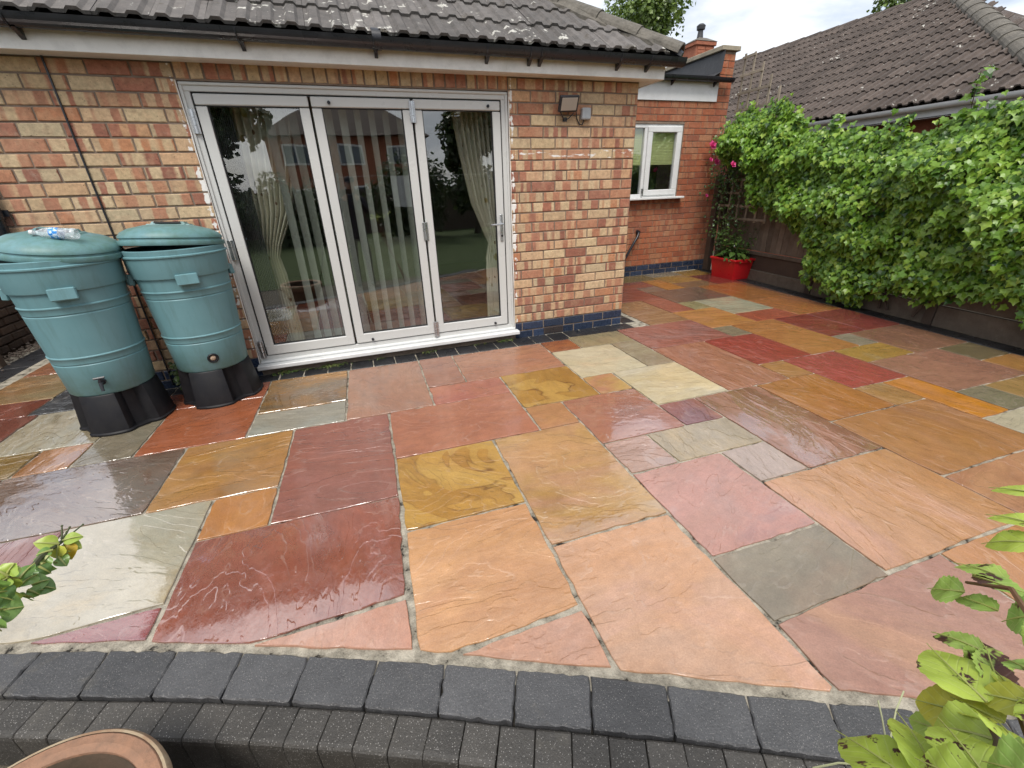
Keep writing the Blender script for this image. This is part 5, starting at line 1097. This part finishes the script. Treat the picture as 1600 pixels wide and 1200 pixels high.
for i in range(1200):
    s = rg.uniform(0.3, cum[-1]); p_, t = along(s); o_ = Vector((t.y, -t.x, 0)); c = p_ + o_ * rg.uniform(.12, .5) + Vector((0, 0, -.165 + rg.uniform(0, .01))); r_ = rg.uniform(.005, .014)
    vs = [c + Vector((rg.uniform(.6, 1) * r_ * a_, rg.uniform(.6, 1) * r_ * b_, rg.uniform(.4, .8) * r_ * d_)) for a_, b_, d_ in ((1, 0, 0), (-1, 0, 0), (0, 1, 0), (0, -1, 0), (0, 0, 1), (0, 0, -1))]
    gv.add(vs, [(0, 2, 4), (2, 1, 4), (1, 3, 4), (3, 0, 4), (2, 0, 5), (1, 2, 5), (3, 1, 5), (0, 3, 5)])
tag(gv.build('garden_gravel', M_PEB), 'loose gravel at the foot of the kerb', 'gravel', kind='stuff')

# weeds and moss along the foot of the bungalow wall
M_WEED = leaf_mat('weed_leaf', [(0.04, 0.08, 0.02, 1), (0.08, 0.12, 0.03, 1), (0.14, 0.13, 0.05, 1)])
wd = MB()
for x0, n1, sz in ((-.78, 60, .03), (-.42, 50, .03), (-.35, 30, .025), (.02, 16, .02), (.5, 30, .025), (1.0, 12, .02), (1.28, 45, .03), (-.6, 20, .02)):
    for _ in range(n1):
        c = Vector((x0 + rg.gauss(0, .05), Y0 - .045 + rg.uniform(-.03, .02), rg.uniform(0, .018))); vs, fs = oval(rg.uniform(.5, 1.2) * sz, .4)
        B = Matrix.Translation(c) @ basis(Vector((rg.uniform(-1, 1), rg.uniform(-1, .3), rg.uniform(-.1, .7))), Vector((rg.uniform(-.4, .4), -.4, 1))); wd.add([B @ Vector(v) for v in vs], fs)
tag(wd.build('weeds', M_WEED), 'small weeds along the joint under the folding doors', 'weeds', kind='stuff')
wd = MB()
for _ in range(170):
    c = Vector((-1.47 + rg.gauss(0, .03), 3.86 + rg.gauss(0, .05), rg.uniform(0.02, .28))); vs, fs = oval(rg.uniform(.03, .055), .7); B = Matrix.Translation(c) @ basis(Vector((rg.uniform(-1, 1), rg.uniform(-1, .3), rg.uniform(-.6, .3))), Vector((rg.uniform(-.4, .4), -.7, 1))); wd.add([B @ Vector(v) for v in vs], fs)
gp = thing('weed_plant', 'small green weed growing between the two black butt stands', 'weed', (-1.47, 3.86, 0)); wd.build('leaves', M_RLEAF, gp)
m_ = MB(); m_.tube([(-1.47, 3.87, 0), (-1.465, 3.86, .12), (-1.475, 3.85, .27)], [.004, .003, .002], 5); m_.build('stem', M_STEM, gp)

# ------------------------------------------------------------------ terracotta pot, bottom left
M_TERR = plain('weathered_terracotta', (0.30, 0.155, 0.088, 1), (0.215, 0.125, 0.08, 1), 0.75, 11, 0.005, 60, dirt=0.4)
pot = thing('terracotta_pot', 'large empty terracotta pot standing below the kerb', 'pot', (-.905, .69, -.165))
m_ = MB(); m_.lathe([(0, -.165), (.18, -.165), (.185, -.15), (.255, .09), (.262, .095), (.245, .095)], 72, (-.905, .69, 0)); fix_normals(m_.build('body', M_TERR, pot))
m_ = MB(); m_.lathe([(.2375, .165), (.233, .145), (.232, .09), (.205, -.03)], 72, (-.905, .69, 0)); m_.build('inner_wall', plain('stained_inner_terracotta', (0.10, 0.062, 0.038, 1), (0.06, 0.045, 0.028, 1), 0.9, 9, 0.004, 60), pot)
m_ = MB(); m_.lathe([(.21, -.02), (0, -.025)], 40, (-.905, .69, 0)); m_.build('compost', plain('pot_compost', (0.03, 0.022, 0.015, 1), (0.05, 0.036, 0.025, 1), 0.95, 30, 0.01), pot)
m_ = MB(); m_.lathe([(.250, .08), (.277, .085), (.287, .105), (.290, .145), (.288, .165), (.276, .178), (.255, .180), (.240, .170), (.234, .145), (.238, .08)], 72, (-.905, .69, 0), closed=True); rim = fix_normals(m_.build('rim', M_TERR, pot))
m_ = MB(); m_.lathe([(.2885, .148), (.293, .152), (.293, .166), (.286, .176), (.280, .176)], 72, (-.905, .69, 0)); m_.build('lime_crust', plain('pale_lime_crust', (0.36, 0.30, 0.20, 1), (0.24, 0.15, 0.09, 1), 0.9, 14, 0.004, 60), rim)

# ------------------------------------------------------------------ foreground plants (real leaves half a metre from the lens)
CAMP = cam.matrix_world.translation.copy(); CR3 = cam.matrix_world.to_3x3()
def ray3(px, py, d):
    v = CR3 @ Vector(((px - 800) / 666.2, -(py - 600) / 666.2, -1)); return CAMP + v.normalized() * d
def leaf_between(b, t, w, curl, fold, mat, parent, nrm_hint=Vector((0, -.35, 1)), serr=0.0, n_=14, bend=0.0):
    b, t = Vector(b), Vector(t); L_ = (t - b).length; B = Matrix.Translation(b) @ basis(t - b, nrm_hint)
    # make the leaf axis follow b->t exactly
    y = (t - b).normalized(); z = (nrm_hint - y * nrm_hint.dot(y)).normalized(); x = y.cross(z); B = Matrix((x, y, z)).transposed().to_4x4()
    vs = []
    for i in range(n_ + 1):
        u_ = i / n_; ww = w * .5 * (math.sin(math.pi * min(1, u_ ** .8 * .97 + .03)) ** .8 if 0 < u_ < 1 else 0.02)
        if serr: ww *= 1 + serr * (1 if i % 2 else -1)
        zc = curl * L_ * math.sin(math.pi * u_) ; xb = bend * L_ * math.sin(math.pi * u_)
        for k_ in (-1, -.5, 0, .5, 1):
            vs.append((xb + k_ * ww, u_ * L_, zc + fold * abs(k_) * ww + .07 * ww * math.sin(u_ * 11 + k_ * 2.5 + w * 900) - .10 * L_ * u_ * u_))
    fs = [(i * 5 + j, i * 5 + j + 1, (i + 1) * 5 + j + 1, (i + 1) * 5 + j) for i in range(n_) for j in range(4)]
    m_ = MB(); m_.add(vs, fs, True); o_ = bpy.data.objects.new('leaf', m_.mesh('leaf', mat)); COL.objects.link(o_); o_.parent = parent; o_.matrix_parent_inverse = WM[parent.name].inverted(); o_.matrix_basis = Matrix.Translation(b) @ B; WM[o_.name] = o_.matrix_basis
    m2 = MB(); m2.tube([(bend * L_ * math.sin(math.pi * u_ / 8), u_ / 8 * L_, curl * L_ * math.sin(math.pi * u_ / 8) + .0006) for u_ in range(9)], [.0012 * (1 - u_ / 11) for u_ in range(9)], 4)
    m2 = m2.mesh('midrib', M_RIB); r_ = bpy.data.objects.new('midrib', m2); COL.objects.link(r_); r_.parent = o_; r_.matrix_parent_inverse = o_.matrix_basis.inverted(); r_.matrix_basis = o_.matrix_basis.copy()
    return o_
M_RIB = plain('leaf_rib', (0.30, 0.36, 0.08, 1), (0.24, 0.2, 0.08, 1), 0.5)
BRN = (0.07, 0.028, 0.02, 1)
M_LIME = leaf_mat('lime_spotted_leaf', [(0.40, 0.52, 0.07, 1), (0.46, 0.58, 0.10, 1), (0.36, 0.48, 0.07, 1)], (60, .575, BRN, .05), False, .4, .3, True)
M_MOTT = leaf_mat('mottled_leaf', [(0.26, 0.40, 0.08, 1), (0.34, 0.46, 0.09, 1), (0.24, 0.40, 0.09, 1)], (26, .53, BRN, .08), False, .45, .25, True)
M_YELL = leaf_mat('yellow_leaf', [(0.48, 0.46, 0.06, 1), (0.42, 0.46, 0.07, 1)], (30, .60, BRN, .05), False, .45, .3, True)
shrub = thing('spotted_shrub', 'lime green shrub with brown spotted leaves in the lower right corner', 'shrub', (.75, -.05, -.165))
# (base px, tip px, base depth, tip depth, width, curl, fold, material)
LV = [((1542,1098),(1448,1006),.56,.60,.060,.05,.10,M_LIME),((1445,1235),(1306,1142),.50,.54,.058,.05,.12,M_LIME),((1480,1250),(1400,1112),.50,.55,.050,.05,.15,M_LIME),
      ((1560,1240),(1466,1122),.49,.54,.052,.05,.15,M_LIME),((1552,1155),(1452,1136),.55,.57,.050,.06,.1,M_LIME),((1600,1180),(1548,1120),.52,.55,.05,.06,.1,M_LIME),
      ((1520,1225),(1430,1185),.47,.49,.045,.04,.2,M_LIME),((1620,1215),(1535,1190),.48,.50,.05,.05,.1,M_MOTT),
      ((1535,1018),(1455,988),.60,.62,.030,.04,.2,M_MOTT),((1508,925),(1450,920),.66,.68,.040,.05,.2,M_MOTT),((1575,908),(1490,880),.66,.68,.036,.05,.15,M_MOTT),((1560,955),(1490,930),.65,.67,.032,.04,.2,M_MOTT),
      ((1520,900),(1610,930),.66,.64,.03,.04,.2,M_MOTT),((1560,1060),(1527,995),.60,.62,.032,.03,.2,M_MOTT),((1565,1085),(1540,1010),.58,.60,.034,.03,.2,M_MOTT),((1545,1030),(1510,1040),.60,.60,.03,.03,.2,M_MOTT),
      ((1640,965),(1566,972),.62,.64,.045,.05,.15,M_MOTT),((1625,850),(1534,850),.70,.72,.032,.05,.15,M_LIME),((1640,828),(1540,804),.70,.72,.026,.06,.2,M_LIME),((1640,775),(1545,762),.72,.74,.020,.05,.2,M_LIME),
      ((1515,1115),(1425,1092),.58,.60,.045,.05,.15,M_YELL),((1570,1130),(1485,1090),.56,.58,.036,.05,.2,M_YELL),((1625,1105),(1520,1082),.55,.57,.030,.05,.2,M_YELL),((1590,1090),(1550,1045),.57,.59,.02,.04,.2,M_YELL),
      ((1500,1150),(1415,1120),.60,.62,.036,.04,.2,M_MOTT),((1610,1050),(1570,1030),.57,.58,.03,.04,.2,M_MOTT),((1650,1120),(1590,1090),.54,.55,.05,.05,.2,M_LIME),((1660,1000),(1600,1010),.6,.6,.04,.05,.2,M_MOTT)]
hubs = [((1560,1260),(1552,1150),(1545,1090),(1540,1020)),((1640,1260),(1600,1130),(1570,1060),(1530,1010)),((1660,1200),(1640,1010),(1580,920),(1510,910)),((1680,1100),(1660,900),(1640,830),(1620,800)),((1480,1290),(1470,1250),(1450,1235),(1440,1225))]
for i, h in enumerate(hubs):
    dd = [.52, .56, .62, .66]; pts = [Vector((.62, -.02, .3))] + [ray3(x, y, d_) for (x, y), d_ in zip(h, dd)]; pts = [Vector((.75 + .02 * i, -.05, -.165))] + pts
    m_ = MB(); m_.tube(pts, [.006, .005, .0035, .003, .0022, .0015], 6); m_.build('stem', plain('red_brown_stem', (0.16, 0.06, 0.035, 1), (0.12, 0.1, 0.03, 1), 0.6) if i == 0 else bpy.data.materials['red_brown_stem'], shrub)
for (b, t, db, dt, w, cu, fo, mt) in LV:
    leaf_between(ray3(*b, db), ray3(*t, dt), w * .82, cu, fo, mt, shrub, Vector((-.25 + rnd(-.2, .2), -.35 + rnd(-.2, .2), 1)), .07 if mt is M_MOTT else .03, 16, rnd(-.04, .04))
# dry grass stalks
M_STRAW = plain('pale_grass_stalk', (0.36, 0.38, 0.22, 1), (0.30, 0.30, 0.16, 1), 0.7)
gs = thing('grass_stalks', 'thin pale grass stalks in front of the kerb at lower right', 'grass', (1.0, .25, -.165))
for pts in ([(1395,1210,.9),(1392,1150,.95),(1400,1110,1.0),(1412,1080,1.02)],[(1270,1200,.85),(1310,1192,.88),(1370,1196,.9),(1450,1205,.9)],[(1385,1160,.95),(1378,1120,1.0),(1372,1095,1.02)],[(1540,1180,.7),(1545,1160,.75),(1555,1140,.8)]):
    m_ = MB(); m_.tube([ray3(*p) for p in pts], .0012, 5); m_.build('stalk', M_STRAW, gs)

sprig = thing('evergreen_sprig', 'leafy evergreen sprig with yellowing tips at the left edge', 'shrub', (-.75, .35, -.165))
M_SG = leaf_mat('evergreen_leaf', [(0.15, 0.28, 0.06, 1), (0.22, 0.36, 0.09, 1), (0.10, 0.20, 0.06, 1)], None, False, .3, .2)
M_SY = leaf_mat('pale_evergreen_leaf', [(0.44, 0.54, 0.09, 1), (0.34, 0.48, 0.09, 1), (0.52, 0.54, 0.09, 1)], None, False, .35, .25)
M_SO = leaf_mat('orange_evergreen_leaf', [(0.52, 0.36, 0.03, 1), (0.5, 0.34, 0.03, 1)], None, False, .4, .25)
st1 = [(-60,960,.50),(0,925,.52),(40,900,.54),(62,872,.56),(80,858,.57),(98,845,.58)]; st2 = [(-60,960,.5),(-20,935,.5),(5,910,.51),(12,898,.52)]
base = Vector((-.75, .35, -.165)); mid = Vector((-.52, .36, .6))
for st_ in (st1, st2): m_ = MB(); m_.tube([base, mid] + [ray3(*p) for p in st_], [.006, .005] + [.003 - .0003 * i for i in range(len(st_))], 6); m_.build('stem', M_STEM, sprig)
SL = [((92,850),(52,848),M_SY,.016),((98,845),(130,838),M_SY,.014),((100,850),(128,856),M_SY,.014),((92,852),(90,874),M_SY,.018),((98,852),(112,874),M_SO,.019),((80,862),(68,872),M_SY,.013),((82,860),(56,868),M_SG,.011),
      ((76,868),(60,890),M_SG,.016),((70,878),(64,898),M_SG,.012),((92,870),(104,884),M_SG,.013),((75,880),(88,880),M_SG,.011),((60,885),(80,896),M_SG,.012),((50,903),(50,890),M_SG,.010),
      ((12,898),(24,880),M_SY,.020),((12,900),(-10,888),M_SY,.018),((14,902),(30,884),M_SY,.012),((14,902),(-8,916),M_SY,.018),((14,904),(18,924),M_SY,.016),((14,904),(30,905),M_SY,.013),((28,918),(58,898),M_SG,.020),((20,915),(34,932),M_SY,.022),
      ((30,905),(55,880),M_SG,.012),((50,914),(78,906),M_SG,.018),((52,916),(88,920),M_SG,.017),((42,922),(62,930),M_SG,.012),((32,932),(52,936),M_SG,.014),((0,954),(38,948),M_SG,.022),((-6,930),(20,938),M_SG,.02),((-8,905),(4,920),M_SG,.02),
      ((-10,960),(4,985),M_SG,.022),((44,922),(74,922),M_SG,.008),((-20,930),(10,925),M_SG,.02),((40,910),(36,895),M_SG,.012),((-20,960),(10,952),M_SG,.02),((66,880),(86,890),M_SG,.01)]
for (b, t, mt, w) in SL:
    db = .50 + .0008 * b[0]; leaf_between(ray3(*b, db), ray3(*t, db + rnd(-.006, .012)), w * .85, rnd(.03, .10), rnd(.1, .3), mt, sprig, Vector((.1 + rnd(-.3, .3), -.5 + rnd(-.3, .3), 1)), 0, 7)
for q in range(7):
    m_ = MB(); e = ray3(96 + rg.uniform(-18, 38), 838 + rg.uniform(-20, 6), .58); m_.tube([ray3(97, 846, .58), e], [.0009, .0006], 4); m_.lathe([(0, -.0012), (.0012, 0), (0, .0012)], 5, e); m_.build('flower_stalk', M_STEM, sprig)

# ------------------------------------------------------------------ trees
def tree(label, c, h, rad, cols, nleaf, lsz, seed, trunk_h=.35, squash=1.0):
    rgt = random.Random(seed); t = thing('tree', label, 'tree', c); c = Vector(c)
    m_ = MB(); top = c + Vector((0, 0, h * .8)); m_.tube([c, c + Vector((.1, 0, h * .3)), c + Vector((-.05, .1, h * .55)), top], [h * .028, h * .022, h * .016, h * .006], 8)
    lobes = []
    for i in range(13):
        a_ = rgt.uniform(0, 6.28); zz = rgt.uniform(trunk_h, .92); rr = rad * rgt.uniform(.25, .8) * math.sin(math.pi * min(1, (zz - trunk_h + .12) / (1.06 - trunk_h))) ** .6
        p = c + Vector((math.cos(a_) * rr, math.sin(a_) * rr, zz * h)); lobes.append((p, rad * rgt.uniform(.28, .5)))
        s0 = c + Vector((0, 0, h * rgt.uniform(.25, .6))); m_.tube([s0, s0.lerp(p, .5) + Vector((0, 0, .1)), p], [h * .011, h * .007, h * .003], 6)
    m_.build('trunk', plain('bark_%d' % seed, (0.09, 0.07, 0.05, 1), (0.05, 0.04, 0.03, 1), 0.9, 5, 0.02, 20), t)
    cr_ = MB()
    for i in range(nleaf):
        p, r_ = rgt.choice(lobes); v = Vector((rgt.gauss(0, 1), rgt.gauss(0, 1), rgt.gauss(0, 1))).normalized(); d_ = r_ * (rgt.random() ** .35) * (1 + .35 * noise.noise(v * 2.3 + p)); q = p + Vector((v.x * d_, v.y * d_, v.z * d_ * squash))
        n_ = (v * .6 + Vector((rgt.uniform(-1, 1), rgt.uniform(-1, 1), rgt.uniform(0, 1.4)))); B = Matrix.Translation(q) @ basis(Vector((rgt.uniform(-1, 1), rgt.uniform(-1, 1), rgt.uniform(-1, .3))), n_); s = lsz * rgt.uniform(.6, 1.3)
        cr_.add([B @ Vector(u_) for u_ in ((-.45 * s, 0, 0), (0, -.5 * s, .1 * s), (.45 * s, 0, 0), (0, .6 * s, .12 * s))], [(0, 1, 2, 3)])
    o_ = cr_.build('crown', leaf_mat('foliage_%d' % seed, cols, trans=.3), t); return t
G1 = [(0.07, 0.12, 0.03, 1), (0.13, 0.20, 0.045, 1), (0.19, 0.27, 0.07, 1)]
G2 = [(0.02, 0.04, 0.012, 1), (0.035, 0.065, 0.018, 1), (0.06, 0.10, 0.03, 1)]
tree('leafy green tree rising behind the bungalow roof', (14.3, 22, -.17), 10.4, 3.7, G1, 30000, .16, 31, .12)
tree('distant tree beside the far chimney', (15.6, 20.5, -.17), 7.2, 1.3, G1, 5000, .14, 32)
tree('treetop showing above the neighbouring roof ridge', (24.5, 17, -.17), 9.4, 2.2, G1, 8000, .16, 33)
# the garden behind the camera, which the door glass mirrors
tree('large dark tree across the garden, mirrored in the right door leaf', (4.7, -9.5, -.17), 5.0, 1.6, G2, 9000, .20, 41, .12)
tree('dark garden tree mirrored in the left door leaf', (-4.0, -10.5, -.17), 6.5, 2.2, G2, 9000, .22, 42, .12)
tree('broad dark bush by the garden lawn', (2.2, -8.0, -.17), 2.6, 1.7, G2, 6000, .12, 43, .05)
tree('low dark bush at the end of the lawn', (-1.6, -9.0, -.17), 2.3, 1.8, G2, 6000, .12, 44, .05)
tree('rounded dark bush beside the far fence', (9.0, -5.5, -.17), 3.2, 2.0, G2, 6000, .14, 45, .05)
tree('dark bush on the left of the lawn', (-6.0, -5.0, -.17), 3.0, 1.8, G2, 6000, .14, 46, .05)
hs = thing('two_storey_house', 'two storey red brick house across the garden mirrored in the door glass', 'house', (.6, -25, 0))
m_ = MB(); m_.box((.6, -27, 2.2), (9, 7, 4.8)); m_.build('wall', M_CBR, hs)
m_ = MB(); m_.add([(-4.3, -23.1, 4.6), (5.5, -23.1, 4.6), (5.5, -30.9, 4.6), (-4.3, -30.9, 4.6), (-1.0, -27, 7.0), (2.2, -27, 7.0)], [(0, 1, 5, 4), (1, 2, 5), (2, 3, 4, 5), (3, 0, 4), (3, 2, 1, 0)]); m_.build('roof', M_TILE2, hs)
for wx in (-2.4, .6, 3.6):
    for wz in (1.2, 3.6):
        m_ = MB(); m_.box((wx, -23.47, wz), (1.5, .08, 1.15)); w_ = m_.build('window', M_WHITE, hs)
        for q in (-.36, .36): m_ = MB(); m_.box((wx + q, -23.42, wz), (.6, .02, .95)); m_.build('pane', plain('far_pane', (0.1, 0.13, 0.16, 1), None, 0.1) if 'far_pane' not in bpy.data.materials else bpy.data.materials['far_pane'], w_)
bf = thing('garden_fence', 'brown timber fence across the bottom of the garden', 'fence', (0, -12.2, -.17))
FBM = MB(); FBM.box((0, 0, 0), (.145, .02, 1.7), ch=.003); FBM = FBM.mesh('fence_board', M_WOODD)
for i in range(120): place('fence_board', FBM, bf, Matrix.Translation((-9 + i * .15, -12.2, .68)))
wl = thing('washing_line', 'white cloth hung on a washing line across the garden', 'washing', (1.7, -6, 0))
m_ = MB(); m_.tube([(-.2, -6, 1.85), (2.0, -6, 1.80), (4.2, -6, 1.85)], .005, 5); m_.build('line', M_WHITE, wl)
for px_ in (-.2, 4.2): m_ = MB(); m_.tube([(px_, -6, -.17), (px_, -6, 1.95)], .025, 8); m_.build('post', M_STEEL, wl)
m_ = MB(); k = 16; vs = [(1.3 + j / k * .75, -6 + .03 * math.sin(j * 1.3), z) for z in (1.81, 1.4, 1.0) for j in range(k + 1)]; m_.add(vs, [(i * (k + 1) + j, i * (k + 1) + j + 1, (i + 1) * (k + 1) + j + 1, (i + 1) * (k + 1) + j) for i in range(2) for j in range(k)], True); m_.build('cloth', plain('white_cotton', (0.7, 0.7, 0.72, 1), None, 0.9), wl)
# ------------------------------------------------------------------ the photographer, seen only as a reflection in the glass
def skinned(name, verts, edges, radii, mat, parent, root=0, sub=2):
    me = bpy.data.meshes.new(name); me.from_pydata(verts, edges, []); o_ = bpy.data.objects.new(name, me); COL.objects.link(o_)
    sk = o_.modifiers.new('skin', 'SKIN'); sk.use_smooth_shade = True
    for i, r_ in enumerate(radii):
        sv = me.skin_vertices[0].data[i]; sv.radius = r_ if hasattr(r_, '__len__') else (r_, r_); sv.use_root = (i == root)
    sb = o_.modifiers.new('sub', 'SUBSURF'); sb.levels = sub; sb.render_levels = sub
    dg = bpy.context.evaluated_depsgraph_get(); em = bpy.data.meshes.new_from_object(o_.evaluated_get(dg)); bpy.data.objects.remove(o_)
    em.name = name; em.materials.clear(); em.materials.append(mat); em.polygons.foreach_set('use_smooth', [True] * len(em.polygons))
    return attach(bpy.data.objects.new(name, em), parent)
M_HOOD = plain('navy_hoodie', (0.018, 0.020, 0.028, 1), (0.03, 0.032, 0.042, 1), 0.9, 8)
M_JEAN = plain('dark_jeans', (0.02, 0.025, 0.04, 1), (0.035, 0.04, 0.06, 1), 0.9, 10)
M_SKIN = plain('skin', (0.42, 0.24, 0.17, 1), (0.36, 0.20, 0.14, 1), 0.5, 8)
per = thing('person', 'person in dark hooded top raising a phone, mirrored in the middle door leaf', 'person', (.06, -.42, -.165))
px0, py0 = .06, -.42
V = [(px0, py0, .78), (px0, py0, 1.0), (px0, py0 - .01, 1.2), (px0, py0, 1.33), (px0, py0 + .02, 1.42),
     (px0 - .17, py0, 1.31), (px0 - .24, py0 + .08, 1.10), (px0 - .13, py0 + .31, 1.30), (px0 + .17, py0, 1.31), (px0 + .24, py0 + .08, 1.10), (px0 + .10, py0 + .31, 1.30)]
E_ = [(0, 1), (1, 2), (2, 3), (3, 4), (3, 5), (5, 6), (6, 7), (3, 8), (8, 9), (9, 10)]
body = skinned('body', V + [(px0 - .09, py0, .70), (px0 - .11, py0 + .02, .30), (px0 - .11, py0 - .01, -.09), (px0 - .12, py0 + .10, -.13), (px0 + .09, py0, .70), (px0 + .11, py0 + .02, .30), (px0 + .11, py0 - .01, -.09), (px0 + .12, py0 + .10, -.13)],
     E_ + [(0, 11), (11, 12), (12, 13), (13, 14), (0, 15), (15, 16), (16, 17), (17, 18)],
     [(.15, .11), (.15, .105), (.17, .11), (.12, .085), .052, .068, .052, .034, .068, .052, .034, .085, .06, .045, .04, .085, .06, .045, .04], M_HOOD, per)
m_ = MB(); hp = []
for i in range(15):
    t_ = i / 14; z = 1.43 + t_ * .245; prof_ = math.sin(math.pi * min(1, max(0, t_ * .93 + .05))) ** .55; hp.append((.076 * prof_, z))
m_.lathe(hp, 28, (0, 0, 0)); m_.v = [(v[0] * 1.0 + px0, v[1] * 1.22 + py0 + .03 + (.012 if v[1] > .05 and 1.50 < v[2] < 1.56 else 0), v[2]) for v in m_.v]
m_.tube([(px0, py0 + .115, 1.575), (px0, py0 + .135, 1.54), (px0, py0 + .118, 1.53)], [.008, .014, .010], 8)
for sx in (-1, 1): m_.lathe([(0, -.012), (.016, -.006), (.024, .006), (0, .012)], 10, (px0 + sx * .078, py0 + .02, 1.55), Matrix.Rotation(R(90), 4, 'Y')); m_.lathe([(0, -.008), (.010, 0), (0, .008)], 8, (px0 + sx * .03, py0 + .118, 1.565))
m_.box((px0, py0 + .118, 1.50), (.042, .01, .008)); m_.build('head', M_SKIN, per)
m_ = MB(); m_.lathe([(.084, 1.60), (.088, 1.625), (.078, 1.665), (.05, 1.688), (0, 1.695)], 24); m_.v = [(v[0] + px0, v[1] * 1.2 + py0 + .03, v[2]) for v in m_.v]
m_.add([(px0 - .075, py0 + .09, 1.61), (px0 + .075, py0 + .09, 1.61), (px0 + .055, py0 + .20, 1.595), (px0 - .055, py0 + .20, 1.595), (px0 - .075, py0 + .09, 1.60), (px0 + .075, py0 + .09, 1.60), (px0 + .055, py0 + .20, 1.587), (px0 - .055, py0 + .20, 1.587)], [(0, 1, 2, 3), (7, 6, 5, 4), (3, 2, 6, 7), (0, 3, 7, 4), (1, 5, 6, 2)]); m_.build('cap', M_HOOD, per)
for sx, wx, wz in ((-1, px0 - .13, 1.30), (1, px0 + .10, 1.30)):
    w0 = Vector((wx, py0 + .31, 1.30)); hv = [w0, w0 + Vector((-sx * .005, .03, .04)), w0 + Vector((-sx * .02, .045, .075))]; he = [(0, 1), (1, 2)]; hr = [.028, .032, .026]
    for q in range(4):
        k = len(hv); b_ = w0 + Vector((-sx * .012, .05 - .004 * q, .085 - q * .018)); hv += [b_, b_ + Vector((-sx * .025, .022, .012)), b_ + Vector((-sx * .048, .010, .010))]; he += [(2 if q < 2 else 1, k), (k, k + 1), (k + 1, k + 2)]; hr += [.0095, .009, .0075 - .0004 * q]
    k = len(hv); hv += [w0 + Vector((-sx * .028, .012, .05)), w0 + Vector((-sx * .05, .0, .072))]; he += [(0, k), (k, k + 1)]; hr += [.011, .008]
    skinned('hand', hv, he, hr, M_SKIN, per)
m_ = MB(); back = CR3 @ Vector((0, 0, 1)); m_.box(CAMP + back * .045, (.155, .075, .009), CR3.to_4x4(), .003)
ph = m_.build('phone', M_BLACK); tag(ph, 'black phone held up by the person, mirrored in the middle door leaf', 'phone')
